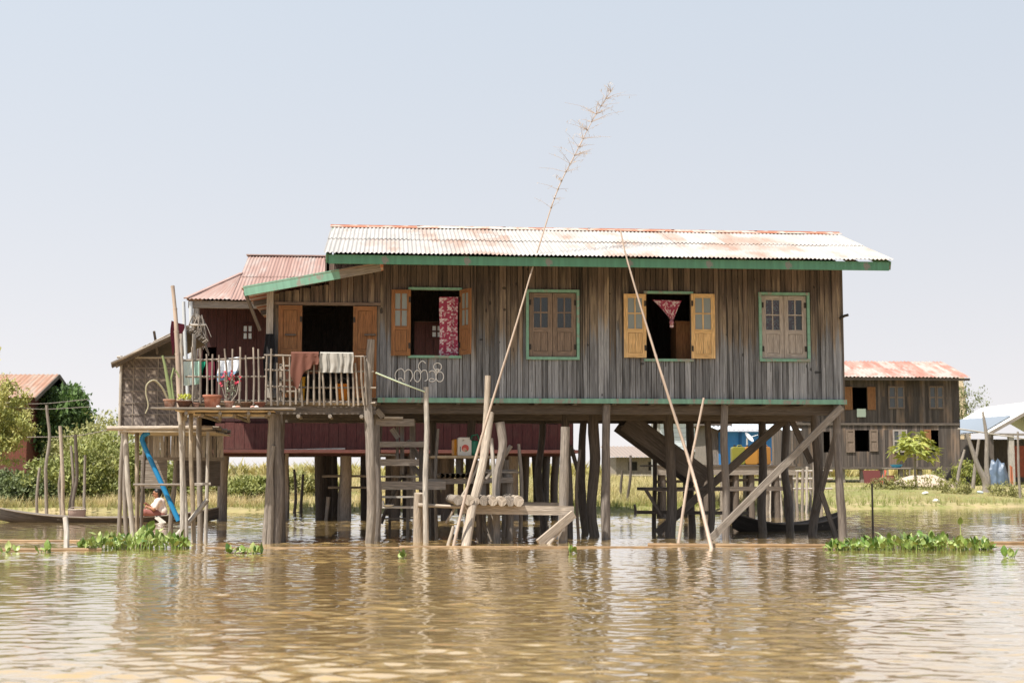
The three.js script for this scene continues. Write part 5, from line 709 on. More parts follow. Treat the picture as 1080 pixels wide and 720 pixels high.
  for (const s of [1, -1]) add('eye', new THREE.SphereGeometry(0.011, 10, 8).translate(-0.222, 0.665, 0.032 * s), std({ color: '#221a16', roughness: 0.3 }));
  // paddle held in both hands
  const pd = thing('paddle', 'pale wooden paddle held across the canoe by the paddler', 'paddle', V(p.x, 0.3, -11)); const a = at(150.5, 534, -11.2), b = at(173, 552, -10.75), m = a.clone().lerp(b, 0.62); part(pd, 'shaft', tube([a, m], [0.02, 0.018], 8), M.bleach); part(pd, 'blade', beam(m, b, 0.11, 0.018, V(0.2, 0.4, 1)), M.bleach); part(pd, 'grip', beam(a.clone().add(V(0, 0.005, -0.07)), a.clone().add(V(0, 0.005, 0.07)), 0.03, 0.03), M.bleach);
}

// ------------------------------------------------------------------ water hyacinth and other floating leaves
{
  const round = (s) => { // cupped roundish leaf, base at origin, along +y
    const P = [[0, 0], [0.2, 0.14], [0.33, 0.38], [0.31, 0.62], [0.17, 0.86], [0, 1.04], [-0.17, 0.86], [-0.31, 0.62], [-0.33, 0.38], [-0.2, 0.14]], pos = [], idx = [], uv = []; pos.push(0, 0.5, -0.1); uv.push(0.5, 0.5); for (const [x, y] of P) { pos.push(x, y, 0.14 * x * x * 4 + (y > 0.7 ? (y - 0.7) * 0.4 : 0)); uv.push(x + 0.5, y); } for (let i = 0; i < P.length; i++) idx.push(0, 1 + i, 1 + (i + 1) % P.length); const g = new THREE.BufferGeometry(); g.setAttribute('position', new THREE.Float32BufferAttribute(pos, 3)); g.setAttribute('uv', new THREE.Float32BufferAttribute(uv, 2)); g.setIndex(idx); g.computeVertexNormals(); return g.scale(s, s, s); };
  const lm = (c) => new THREE.MeshPhysicalMaterial({ color: c, roughness: 0.42, transmission: 0.25, thickness: 0, side: THREE.DoubleSide, map: leafTex }), leafTex = tex(64, 64, (u, v) => { const n = fbm(u * 6, v * 6, 3, 6, 6), r = Math.abs(Math.sin((u - 0.5) * 26)) * 0.12, m = Math.abs(u - 0.5) < 0.03 ? 1.15 : 1; return [235 * (0.75 + 0.3 * n + r) * m, 240 * (0.8 + 0.25 * n + r) * m, 225 * (0.7 + 0.35 * n) * m]; });
  const mats = ['#6d8a42', '#8a9c58', '#abb47e', '#58733a', '#cacca4'].map(lm), base = [round(0.09), round(0.125), round(0.16)];
  function clump(label, pts, nBig, nSmall, hgt, seed, grp) {
    const q = rng(seed), a = pts[0], b = pts[1], t = thing('water_hyacinth', label, 'water plant', a.clone().lerp(b, 0.5).setY(0), grp), small = [], small2 = [], stalk = [];
    const spot = () => { const u = q(), e = (0.55 + 0.75 * vn(u * 7 + seed, 3)) * Math.pow(Math.sin(Math.PI * clamp(u * 0.94 + 0.03)), 0.6); const p = a.clone().lerp(b, u); p.z += (q() - 0.5) * pts[2] * e; p.y = 0; return [p, e]; };
    for (let i = 0; i < nBig + nSmall; i++) {
      const [p, e] = spot(), H = hgt * e * (0.25 + 0.75 * q()), az = q() * 6.28, tilt = -0.3 + 1.5 * q(), top = p.clone().add(V(Math.cos(az) * H * 0.4, H, Math.sin(az) * H * 0.4)); if (i < nBig || i % 3 === 0) stalk.push(tube([p.clone().setY(-0.03), p.clone().lerp(top, 0.5).add(V(0, 0.02, 0)), top], [0.009, 0.006], 4));
      if (i < nBig) { const m = shade(new THREE.Mesh(base[Math.floor(q() * 3)], mats[Math.floor(q() * 5)])); m.name = 'leaf'; m.position.copy(top).sub(t.position); m.rotation.set(0, -az + 1.57, 0, 'YXZ'); m.rotation.x = tilt; t.add(m); }
      else { const g = base[Math.floor(q() * 2)].clone().rotateX(tilt * 1.2).rotateY(-az + 1.57).translate(top.x, top.y * 0.6, top.z); (q() < 0.6 ? small : small2).push(g); }
    }
    if (small.length) part(t, 'foliage', merge(small), mats[2], { kind: 'stuff' }); if (small2.length) part(t, 'foliage', merge(small2), mats[1], { kind: 'stuff' }); part(t, 'stalks', merge(stalk), mats[1], { kind: 'stuff' }); return t;
  }
  const big = clump('leafy green water hyacinth clump floating before the left porch posts', [wy(84, 579), wy(200, 578), 1.4], 120, 200, 0.3, 41);
  clump('long pale green water hyacinth raft floating right of the house', [wy(872, 579.5), wy(1044, 579), 1.4], 170, 340, 0.2, 42);
  clump('small sprig of floating leaves right of the left leafy clump', [wy(240, 583), wy(276, 584), 0.3], 10, 20, 0.05, 43);
  clump('tiny floating sprig at the left edge of the water', [wy(2, 583), wy(18, 582), 0.2], 3, 6, 0.03, 44); clump('tiny floating sprig just left of the left leafy clump', [wy(40, 583), wy(56, 582), 0.2], 4, 8, 0.06, 45);
  clump('single floating leaf pair before the log stage', [wy(601, 583), wy(608, 583), 0.1], 3, 3, 0.05, 46); clump('pair of small floating leaves before the slim pole', [wy(421, 589), wy(428, 589), 0.1], 3, 2, 0.03, 47); clump('faint sprig floating beyond the right leafy raft', [wy(1058, 588), wy(1072, 588), 0.2], 4, 5, 0.03, 48);
  // one tall leaf standing out of each raft
  for (const [px0, py0, px1, py1, s, c] of [[157, 572, 156, 553, 0.17, 1], [1012, 568, 1013, 550, 0.15, 1]]) { const p = wy(px0, py0 + 6), e = at(px1, py1, p.z), t = thing('tall_leaf', px0 < 500 ? 'single tall leaf standing above the left leafy clump' : 'single tall pale leaf standing above the right leafy raft', 'water plant', p.clone().setY(0)); part(t, 'stalk', tube([p.clone().setY(-0.02), p.clone().lerp(e, 0.5).add(V(0.02, 0, 0)), e.clone().add(V(0, -0.04, 0))], [0.012, 0.007], 5), mats[4]); const g = round(s).rotateX(0.25).rotateZ(px0 < 500 ? -0.7 : 0.1).translate(e.x, e.y - 0.06, e.z); part(t, 'leaf', g, mats[1]); }
}

// ------------------------------------------------------------------ trees, bushes
const leafMats = {}; const leafMat = (c, tr = 0.35) => leafMats[c + tr] ||= new THREE.MeshPhysicalMaterial({ color: c, roughness: 0.8, transmission: tr, thickness: 0, side: THREE.DoubleSide });
function foliage(c, rx, ry, rz, clumps, per, size, seed) { // leaves gathered in clumps through an uneven crown
  const q = rng(seed), L = [[], []]; const gs = () => (q() + q() + q() - 1.5) * 0.8;
  for (let i = 0; i < clumps; i++) { let d; do { d = V(q() * 2 - 1, q() * 2 - 1, q() * 2 - 1); } while (d.length() > 1 || d.length() < 0.25); const lump = 0.75 + 0.5 * vn(d.x * 2 + seed, d.y * 2 + d.z * 2 + 9), o = V(c.x + d.x * rx * lump, c.y + d.y * ry * lump, c.z + d.z * rz * lump), s = 0.16 + 0.16 * q();
    for (let k = 0; k < per; k++) { const l = size * (0.6 + 0.8 * q()); L[i % 2].push(leafGeo(l, l * 0.55).rotateX(q() * 6.28).rotateY(q() * 6.28).translate(o.x + gs() * s * rx * 1.3, o.y + gs() * s * ry * 1.1, o.z + gs() * s * rz * 1.3)); } }
  return L.map(l => merge(l));
}
function tree(name, label, base, h, crowns, cols, o = {}) {
  const t = thing(name, label, o.cat || 'tree', base, o.group); let seed = o.seed || 1;
  if (h) part(t, 'trunk', log(base.clone().add(V(0, -0.3, 0)), base.clone().add(V(o.lean || 0, h, 0)), o.r || 0.16, (o.r || 0.16) * 0.5, { wob: 0.1 }), M.post);
  for (const [dx, dy, dz, rx, ry, rz, n, per, s] of crowns) { const c = base.clone().add(V(dx, dy, dz)); if (h) part(t, 'limb', log(base.clone().add(V((o.lean || 0) * 0.8, h * 0.8, 0)), c, (o.r || 0.16) * 0.45, 0.03, { wob: 0.08 }), M.post); const [a, b] = foliage(c, rx, ry, rz, n, per, s, seed++ * 13); part(t, 'crown', a, leafMat(cols[0])); part(t, 'crown', b, leafMat(cols[1])); }
  return t;
}
const G = (px, z) => { const x = at(px, 500, z).x; return V(x, bankH(x, z) - 0.03, z); };
tree('shade_tree', 'dense dark green tree beside the red bank house', G(62, -37), 1.6, [[0, 3.1, 0, 1.2, 1.2, 1.3, 110, 60, 0.2], [-0.7, 2.0, 0.3, 1.0, 1.4, 1.1, 80, 60, 0.2], [0.55, 2.0, 0, 0.85, 1.5, 1.0, 80, 60, 0.2], [0.2, 3.9, 0, 0.9, 0.55, 0.9, 40, 40, 0.16]], ['#4f6a30', '#62803a'], { seed: 3 });
tree('pale_tree', 'yellow green tree overhanging the frame at the left edge', G(-2, -29), 1.8, [[0.2, 3.1, 0, 1.0, 1.0, 1.0, 70, 44, 0.14], [0.6, 2.4, 0.2, 0.75, 0.8, 0.8, 44, 40, 0.13], [-0.6, 4.4, 0, 0.9, 1.0, 0.8, 24, 24, 0.12], [0.1, 1.7, 0.2, 0.9, 0.7, 0.8, 40, 40, 0.13]], ['#bdb86e', '#a3a558'], { seed: 9 });
for (const [px, z, w, h, c, lab] of [[110, -24, 1.8, 1.9, 0, 'rounded yellow green bush left of the bamboo hut'], [96, -31, 1.8, 2.0, 1, 'tall pale bush behind the mooring poles'], [58, -23.5, 1.5, 1.2, 0, 'leafy bush on the bank behind the bare poles'], [30, -23, 1.2, 0.75, 2, 'low dark bush at the left water edge'], [4, -24, 1.2, 0.9, 2, 'dark rounded bush under the red bank house'], [140, -26, 1.5, 1.7, 1, 'bush seen through the bamboo hut posts'], [176, -25, 1.3, 0.8, 0, 'low bush behind the paddler'], [252, -26, 1.2, 0.6, 1, 'low bush between the porch post and the pale stilt'], [268, -24, 1.0, 0.6, 0, 'small green bush at the water edge left of the porch post'], [318, -27, 1.2, 0.6, 1, 'bush framed between the porch posts'], [122, -34, 2.0, 2.5, 1, 'high feathery bush above the left bank thicket']])
  tree('bush', lab, G(px, z), 0, [[0, h * 0.6, 0, w * 0.8, h * 0.7, w * 0.65, 80, 44, 0.15], [w * 0.6, h * 0.42, 0.1, w * 0.5, h * 0.55, w * 0.5, 40, 40, 0.14], [-w * 0.6, h * 0.4, 0.1, w * 0.5, h * 0.5, w * 0.5, 40, 40, 0.14]], [['#9ea258', '#888f4a'], ['#b0ad70', '#9c9c60'], ['#717d48', '#626f3f']][c], { cat: 'bush', seed: Math.round(px) + 3, group: 'bushes on the bank' });
// bare poles along the left shore
for (const [px0, py0, px1, py1, z, r, lab] of [[50, 538, 49, 427, -19.3, 0.055, 'tall slender pole carrying the wires on the left shore'], [69, 540, 63, 449, -19, 0.065, 'pale curved pole, tallest of the cluster on the left shore'], [65, 540, 64.5, 492, -19.4, 0.05, 'short pole beside the curved one on the left shore'], [75, 540, 74, 470, -19.2, 0.05, 'thin straight pole left of the dark one on the shore'], [78, 540, 78.5, 458, -19.1, 0.06, 'dark straight pole at the right of the shore cluster'], [91, 534, 89.5, 480, -19.8, 0.05, 'grey pole half hidden by the bush on the left shore'], [41, 536, 42, 493, -19.5, 0.05, 'short grey pole leftmost on the left shore']]) { const b = at(px0, py0, z).setY(-0.4), e = at(px1, py1, z); single('shore_pole', lab, 'pole', b, log(b, e, r, r * 0.8, { wob: 0.07 }), px0 === 69 ? M.pale : px0 === 78 ? M.dark : M.post, 'poles on the left shore'); }
for (const [a, b, z, lab] of [[[-10, 424], [92, 421], -30, 'upper electric wire above the left bank'], [[-10, 427], [94, 429], -29, 'second electric wire above the left bank'], [[28, 461], [130, 450], -20, 'low wire running to the bamboo hut']]) { const p = at(...a, z), e = at(...b, z), m = p.clone().lerp(e, 0.5); m.y -= 0.12; single('wire', lab, 'wire', p, tube(new THREE.CatmullRomCurve3([p, m, e]).getPoints(10), 0.014, 5), M.post); }

// ------------------------------------------------------------------ houses on the banks
function lap(t, name, g, m) { return part(t, name, g, m); }
{ // red house on the left bank, turned so that its gable shows
  const b = G(14, -35), t = thing('bank_house', 'red plank house with rusty gable roof half hidden by the left tree', 'house', b), B = (x, y, z) => V(b.x + x, y, b.z + z), y0 = 1.3, y1 = 4.5;
  const wallm = wood('#7c4636', '#60362a', '#6c3f32', { seed: 33 }), bx2 = (n, x0, x1, a, c, z0, z1, m, g) => part(t, n, box(b.x + x0, b.x + x1, a, c, b.z + z0, b.z + z1, g), m);
  bx2('wall', -4, 0.5, y0, y1, -0.05, 0, wallm); bx2('wall', 0.45, 0.5, y0, y1, -4, -0.05, wallm); bx2('wall', -4, 0.45, y0, y1, -4.05, -4, wallm); bx2('floor', -4, 0.5, y0 - 0.1, y0 - 0.002, -4, 0.05, wallm, 'x'); bx2('skirt_board', -4, 0.53, y0 - 0.12, y0 + 0.5, 0.002, 0.03, M.red, 'x');
  for (const x of [-2.6, -0.35]) { const w = bx2('window', x - 0.22, x + 0.22, 2.2, 3.1, 0.002, 0.03, M.dark); part(w, 'pane', box(b.x + x - 0.17, b.x + x + 0.17, 2.25, 3.05, b.z + 0.031, b.z + 0.036), M.black); }
  for (const x of [-3.8, -2.2, -0.9, 0.4]) for (const z of [-0.1, -3.9]) part(t, 'stilt', log(B(x, 0, z), B(x, y0 - 0.1, z), 0.12, 0.11), M.post);
  const roof = sub(t, 'roof'), iron = std({ map: ironTex([166, 146, 132], [148, 106, 86], [166, 132, 112], 0.6, 61), roughness: 0.65 });
  for (const s of [1, -1]) { const lo = { y: y1 - 0.15, z: b.z - 2 + s * 2.7 }, hi = { y: 5.5, z: b.z - 2 }; part(roof, 'roofing_sheet', corrugated(b.x - 4.4, b.x - 1.6, lo, hi, 0.2, 0.02, b.x - 4.4, b.x + 1.1, 0, 1), iron); part(roof, 'roofing_sheet', corrugated(b.x - 1.6, b.x + 1.1, lo, hi, 0.2, 0.02, b.x - 4.4, b.x + 1.1, 0, 1), iron); part(roof, 'bargeboard', beam(B(1.08, lo.y - 0.08, lo.z - b.z), B(1.08, 5.42, -2), 0.05, 0.16), M.dark); }
  const g = new THREE.BufferGeometry(); g.setAttribute('position', new THREE.Float32BufferAttribute([b.x + 0.5, y1, b.z, b.x + 0.5, y1, b.z - 4, b.x + 0.5, 5.38, b.z - 2], 3)); g.setAttribute('uv', new THREE.Float32BufferAttribute([0, 0, 4, 0, 2, 1], 2)); g.computeVertexNormals(); part(t, 'gable', g, M.dark);
  t.rotation.y = -0.12;
}
{ // two storey house on the right bank
  const Z = -45, A = at(838, 492, Z), Bx = at(1012, 447, Z).x, y0 = A.y, ym = at(950, 447, Z).y, y1 = at(950, 396, Z).y, t = thing('bank_house', 'two storey dark plank house with rusty iron roof on the right bank', 'house', V((A.x + Bx) / 2, bankH(15, Z), Z - 3));
  const tall = rep(tex(512, 256, (u, v) => { const k = Math.floor(u * 32), h = hash(k, 5), g = fbm(u * 120, v * 3 + k, 3), e = (u * 32) % 1; let c = mix3([106, 96, 90], [72, 63, 58], clamp(g * 1.6 - 0.3)); c = mix3(c, [130, 108, 90], clamp((fbm(u * 20, v * 2 + 9, 3) - 0.5) * 3)); const m = (0.75 + 0.4 * h) * (e < 0.06 ? 0.55 : 1); return c.map(x => x * m); }), 1 / 5, 1 / 2.6), wm = std({ map: tall, roughness: 0.9 });
  const op = [rect(899, 915, 408.5, 432, Z), rect(901.5, 917.5, 453.5, 476, Z), rect(982, 991, 453.5, 476, Z), rect(869, 876, 455, 477, Z)];
  const wallParts = (ya, yb, ops, zf) => { let x = A.x; for (const o of ops.sort((p, q) => p.x0 - q.x0)) { part(t, 'wall', box(x, o.x0, ya, yb, zf - 0.06, zf), wm); part(t, 'wall', box(o.x0, o.x1, o.y1, yb, zf - 0.06, zf), wm); part(t, 'wall', box(o.x0, o.x1, ya, o.y0, zf - 0.06, zf), wm); x = o.x1; } part(t, 'wall', box(x, Bx, ya, yb, zf - 0.06, zf), wm); };
  wallParts(ym, y1, [op[0]], Z); wallParts(y0, ym - 0.02, [op[1], op[2], op[3]], Z - 0.02);
  part(t, 'belt_board', box(A.x, Bx + 0.02, ym - 0.07, ym + 0.05, Z + 0.002, Z + 0.04, 'x'), M.dark); part(t, 'side_wall', box(Bx, Bx + 0.05, y0, y1, Z - 5.5, Z - 0.002), wm); part(t, 'side_wall', box(A.x - 0.05, A.x, y0, y1, Z - 5.5, Z - 0.002), wm); part(t, 'back_wall', box(A.x, Bx, y0, y1, Z - 5.55, Z - 5.5), wm); part(t, 'floor', box(A.x, Bx, y0 - 0.12, y0 - 0.002, Z - 5.5, Z, 'x'), M.dark); part(t, 'upper_floor', box(A.x + 0.05, Bx - 0.05, ym - 0.04, ym, Z - 5.4, Z - 0.1, 'x'), M.dark); part(t, 'ceiling', box(A.x, Bx, y1, y1 + 0.03, Z - 5.5, Z - 0.01, 'x'), M.dark);
  const sh = (px0, px1, py0, py1, m, z = Z, pm = m) => { const r = rect(px0, px1, py0, py1, z), s = part(t, 'shutter', merge([box(r.x0, r.x0 + 0.07, r.y0, r.y1, z + 0.02, z + 0.06), box(r.x1 - 0.07, r.x1, r.y0, r.y1, z + 0.02, z + 0.06), box(r.x0 + 0.07, r.x1 - 0.07, r.y0, r.y0 + 0.08, z + 0.021, z + 0.059, 'x'), box(r.x0 + 0.07, r.x1 - 0.07, r.y1 - 0.08, r.y1, z + 0.021, z + 0.059, 'x'), box(r.x0 + 0.07, r.x1 - 0.07, (r.y0 + r.y1) / 2 - 0.04, (r.y0 + r.y1) / 2 + 0.04, z + 0.021, z + 0.059, 'x')]), m); part(s, 'panel', box(r.x0 + 0.07, r.x1 - 0.07, r.y0 + 0.08, r.y1 - 0.08, z + 0.022, z + 0.035), pm); return r; };
  sh(891, 899, 408, 432, M.teak); sh(915, 923.5, 408, 432, M.teak); sh(892.5, 901.5, 453, 477, M.brownshut, Z - 0.02); sh(917.5, 926, 453, 476, M.brownshut, Z - 0.02); sh(975, 982, 453, 476, M.teak, Z - 0.02);
  for (const [px0, px1, py0, py1, z, lit] of [[937, 954, 407, 431, Z], [980, 995.5, 407, 431, Z], [942, 957, 453, 477, Z - 0.02]]) { const m = (px0 + px1) / 2; const gl = std({ color: '#45484a', roughness: 0.2 }), fm = z < Z ? M.greyshut : M.brownshut; sh(px0, m - 0.2, py0, py1, fm, z, gl); sh(m + 0.2, px1, py0, py1, fm, z, gl); }
  part(t, 'hung_cloth', hang(at(904, 431, Z + 0.08), at(913.5, 431, Z + 0.08), 0.42, { folds: 1.5, amp: 0.02 }), cloth('#c9d6c4'));
  const roof = sub(t, 'roof'), iron = std({ map: ironTex([172, 162, 154], [150, 98, 84], [166, 130, 116], 0.52, 71), roughness: 0.6 }), e0 = at(1025, 398, Z + 0.9), r0 = at(1000, 381.5, Z - 2.75); roofSlope(roof, A.x - 0.5, e0.x, { y: e0.y, z: Z + 0.9 }, { y: r0.y, z: Z - 2.75 }, 1, iron, 0.2, 0.025, 1.0); roofSlope(roof, A.x - 0.5, e0.x, { y: e0.y, z: Z - 6.4 }, { y: r0.y, z: Z - 2.75 }, 1, iron, 0.2, 0.025, 1.0); part(roof, 'fascia_board', box(A.x - 0.4, e0.x - 0.05, e0.y - 0.16, e0.y - 0.04, Z + 0.8, Z + 0.84, 'x'), M.dark);
  for (let px = 848; px < 1012; px += 20.4) for (const dz of [-0.3, -5.2]) { const p = at(px, 495, Z + dz); part(t, 'stilt', box(p.x - 0.1, p.x + 0.1, bankH(p.x, Z + dz) - 0.2, y0 - 0.1, Z + dz - 0.1, Z + dz + 0.1), M.post); }
}
{ // shed with white iron roof, gable towards the river
  const z0 = -46, z1 = -55, t = thing('open_shed', 'open sided shed with white iron roof patched by a blue tarpaulin', 'shed', V(at(1070, 500, -48).x, bankH(26, -48), -50)), eF = at(1045, 456, z0), rF = at(1104, 424, z0), eB = at(1011, 457, z1), rB = at(1036, 428, z1); eB.y = eF.y; rB.y = rF.y = (rF.y + rB.y) / 2; eB.x = Math.min(eB.x, eF.x + 0.4); 
  const quad = (a, b, c, d, n, h) => { const pos = [], uv = [], idx = []; for (let i = 0; i <= n; i++) { const u = i / n, p = a.clone().lerp(b, u), q = d.clone().lerp(c, u), o = (i % 2) * h; pos.push(p.x, p.y + o, p.z, q.x, q.y + o, q.z); uv.push(u, 0, u, 1); } for (let i = 0; i < n; i++) { const k = i * 2; idx.push(k, k + 2, k + 1, k + 1, k + 2, k + 3); } const g = new THREE.BufferGeometry(); g.setAttribute('position', new THREE.Float32BufferAttribute(pos, 3)); g.setAttribute('uv', new THREE.Float32BufferAttribute(uv, 2)); g.setIndex(idx); g.computeVertexNormals(); return g; };
  const white = std({ map: tex(128, 128, (u, v) => { const n = fbm(u * 8, v * 8, 4, 8, 8); const k = 205 + 40 * n; return [k, k * 0.99, k * 0.97]; }), roughness: 0.5 }); const roof = sub(t, 'roof');
  for (let i = 0; i < 6; i++) part(roof, 'roofing_sheet', quad(eF.clone().lerp(eB, i / 6), eF.clone().lerp(eB, (i + 1) / 6), rF.clone().lerp(rB, (i + 1) / 6), rF.clone().lerp(rB, i / 6), 16, 0.03), white);
  const eR = V(2 * rF.x - eF.x, eF.y, z0), eRB = V(2 * rB.x - eB.x, eB.y, z1); part(roof, 'roofing_sheet', quad(eR, eRB, rB, rF, 60, 0.03), white);
  part(roof, 'tarpaulin', quad(eF.clone().lerp(eB, 0.1).add(V(0, 0.07, 0)), eB.clone().add(V(0, 0.07, 0)), eB.clone().lerp(rB, 0.55).add(V(0, 0.08, 0)), eF.clone().lerp(eB, 0.1).lerp(rF.clone().lerp(rB, 0.1), 0.5).add(V(0, 0.08, 0)), 14, 0.02), std({ color: '#868f9a', roughness: 0.5 }));
  part(t, 'gable_rafter', beam(eF.clone().add(V(-0.1, -0.08, 0.05)), rF.clone().add(V(0, -0.08, 0.05)), 0.08, 0.16), M.drift); part(t, 'gable_rafter', beam(eR.clone().add(V(0.1, -0.08, 0.05)), rF.clone().add(V(0, -0.08, 0.05)), 0.08, 0.16), M.drift);
  part(t, 'tie_beam', beam(eF.clone().add(V(0.2, -0.1, -0.05)), eR.clone().add(V(-0.2, -0.1, -0.05)), 0.1, 0.12), M.drift); part(t, 'hanging_pole', log(at(1011, 452, -44.5), at(1082, 463, -44.5), 0.04, 0.035, { wob: 0.08 }), M.bleach);
  for (const [px, m, w] of [[1067, 'bleach', 0.14], [1046, 'dark', 0.1], [1100, 'post', 0.12]]) { const p = at(px, 480, z0 - 0.2); part(t, 'post', box(p.x - w, p.x + w, bankH(p.x, z0) - 0.2, eF.y - 0.1, z0 - 0.3, z0 - 0.1), M[m]); }
  const bw = at(1012, 480, -50).x; part(t, 'back_wall', box(bw, bw + 8, bankH(26, -50) - 0.2, eF.y - 0.15, -54, -53.9), M.dark); part(t, 'left_wall', beam(V(eF.x + 0.1, 1.9, z0 - 3), V(eB.x + 0.15, 1.9, z1 + 0.5), 0.06, 2.4), M.dark); const dr = rect(1069, 1092, 470, 503, z0 - 1); part(t, 'door', box(dr.x0, dr.x1, dr.y0, dr.y1, z0 - 1.1, z0 - 1), wood('#a8553c', '#86422f', '#95503a', { seed: 41 }));
  const tp = thing('tarpaulin_heap', 'blue tarpaulin draped over a heap under the white shed', 'tarpaulin', G(1052, -44.6)); { const g = new THREE.IcosahedronGeometry(1, 4), p = g.attributes.position; for (let i = 0; i < p.count; i++) { const x = p.getX(i), y = p.getY(i), z = p.getZ(i), k = 1 + 0.35 * (fbm(x * 2 + 7, y * 2 + z, 3) - 0.5) + 0.1 * Math.sin(x * 9 + z * 7); p.setXYZ(i, x * 0.85 * k * (1 - 0.25 * Math.max(0, y)), Math.max(-0.1, (y * 0.95 + 0.35) * k), z * 0.7 * k); } g.computeVertexNormals(); const b = tp.position; g.scale(0.7, 0.95, 0.7).translate(b.x, b.y + 0.1, b.z); part(tp, 'sheet', g, std({ color: '#5d6c80', roughness: 0.45 })); part(tp, 'orange_edge', hang(b.clone().add(V(0.6, 1.1, 0.2)), b.clone().add(V(0.8, 1.0, 0.1)), 0.9, { folds: 1, amp: 0.03 }), cloth('#c9785a')); }
}
{ // garden on the right bank: papaya, dead trees, sand, odds and ends
  const b = G(967, -37), t = thing('papaya_tree', 'young papaya tree with a yellow green crown before the two storey house', 'papaya tree', b); const top = at(965, 475, -37); part(t, 'trunk', log(b.clone().add(V(0, -0.1, 0)), top, 0.075, 0.05, { wob: 0.04 }), M.drift); const q = rng(23), lf = [[], []], stk = [];
  for (let i = 0; i < 44; i++) { const az = q() * 6.28, el = 1.3 - 2.1 * q() , L = 0.45 + 0.5 * q(), e = top.clone().add(V(Math.cos(az) * Math.cos(el) * L, Math.sin(el) * L * 0.85 + 0.05, Math.sin(az) * Math.cos(el) * L)); stk.push(tube([top, top.clone().lerp(e, 0.5).add(V(0, 0.05, 0)), e], [0.014, 0.008], 4)); for (let k = 0; k < 8; k++) { const g = leafGeo(0.48 * (0.7 + 0.5 * q()), 0.17).rotateZ((k - 3.5) * 0.55).rotateX(-1.5 - 1.1 * q()).rotateY(-az + 1.57 + Math.PI + (q() - 0.5) * 0.6); g.translate(e.x, e.y, e.z); lf[i % 2].push(g); } }
  part(t, 'stalks', merge(stk), leafMat('#a3a860', 0.1)); part(t, 'crown', merge(lf[0]), leafMat('#b9b95a')); part(t, 'crown', merge(lf[1]), leafMat('#9fa648'));
  const dead = (lab, z, base, arms, r, m = 'post') => { const p = wy(base[0], base[1], 0.3); const b0 = at(base[0], base[1], z); b0.y = bankH(b0.x, z) - 0.1; const d = thing('dead_tree', lab, 'dead tree', b0); for (const [pts, r0, r1] of arms) part(d, pts[0] === 0 ? 'trunk' : 'branch', tube(new THREE.CatmullRomCurve3([b0.clone(), ...pts.slice(1).map(q2 => at(...q2, z))]).getPoints(14), [r0, r1], 8, { lump: 0.35 }), M[m]); return d; };
  dead('grey forked dead tree on the right bank before the shed', -33, [1041, 527], [[[0, [1040, 508], [1032, 492], [1026, 475], [1020, 457]], 0.19, 0.06], [[1, [1042, 508], [1041, 490], [1041, 462], [1039, 447], [1037, 434]], 0.15, 0.04]], 0.1);
  dead('slim bare branch stuck in the grass left of the forked dead tree', -34, [1009, 518], [[[0, [1012, 496], [1018, 474]], 0.09, 0.05]], 0.1); dead('thin bare branch leaning behind the forked dead tree', -36, [1026, 510], [[[0, [1029, 490], [1033, 463]], 0.09, 0.06]], 0.1); dead('thin stake near the right edge before the red door', -30, [1077, 534], [[[0, [1075, 500], [1074, 455]], 0.06, 0.04]], 0.06, 'post');
  tree('bush', 'yellow green bush under the corner of the two storey house', G(1021, -41), 0, [[0, 0.6, 0, 0.8, 0.65, 0.6, 40, 30, 0.12], [0.5, 0.4, 0.2, 0.6, 0.4, 0.5, 22, 30, 0.12]], ['#9a9c48', '#86903c'], { cat: 'bush', seed: 77, group: 'bushes on the bank' });
  tree('bush', 'small leafy shrub beside the sand heap', G(990, -41), 0, [[0, 0.45, 0, 0.45, 0.5, 0.4, 26, 26, 0.1]], ['#a8a860', '#8e9448'], { cat: 'bush', seed: 78, group: 'bushes on the bank' });
  for (const [px, z, w, h, lab] of [[948, -34, 0.6, 0.35, 'low scrub on the right bank left of the papaya'], [1004, -31, 0.7, 0.4, 'ragged scrub left of the leaning bare branch'], [1056, -31, 0.8, 0.5, 'ragged scrub right of the forked dead tree'], [925, -33, 0.7, 0.35, 'dry scrub beside the rightmost stilt'], [985, -34.5, 0.9, 0.4, 'dusty scrub in front of the sand heap']]) tree('bush', lab, G(px, z), 0, [[0, h * 0.5, 0, w, h, w * 0.7, 26, 26, 0.1], [w * 0.7, h * 0.35, 0.1, w * 0.5, h * 0.7, w * 0.5, 14, 22, 0.09]], ['#9c9a58', '#837f48'], { cat: 'bush', seed: px, group: 'bushes on the bank' });
  tree('far_tree', 'thin feathery tree behind the roof of the two storey house', G(1021, -66), 4.5, [[0.2, 5.2, 0, 1.2, 1.4, 1.0, 34, 26, 0.16], [-0.4, 3.6, 0, 0.8, 0.9, 0.8, 16, 24, 0.16]], ['#7d8450', '#6e7644'], { seed: 15 });
  const s = G(972, -40), sg = new THREE.SphereGeometry(1, 28, 12, 0, Math.PI * 2, 0, Math.PI / 2), p = sg.attributes.position; for (let i = 0; i < p.count; i++) { const n = fbm(p.getX(i) * 3 + 5, p.getZ(i) * 3, 3); p.setXYZ(i, p.getX(i) * 1.6 * (0.85 + 0.3 * n), Math.pow(p.getY(i), 1.4) * 0.6 * (0.85 + 0.3 * n), p.getZ(i) * 1.2); } sg.computeVertexNormals(); single('sand_heap', 'heap of pale pinkish sand before the two storey house', 'sand heap', s, sg.translate(s.x, s.y, s.z), std({ map: rep(tex(128, 128, (u, v) => { const n = fbm(u * 30, v * 30, 3, 30, 30); return mix3([196, 180, 164], [172, 154, 138], n); }), 4, 4) }));
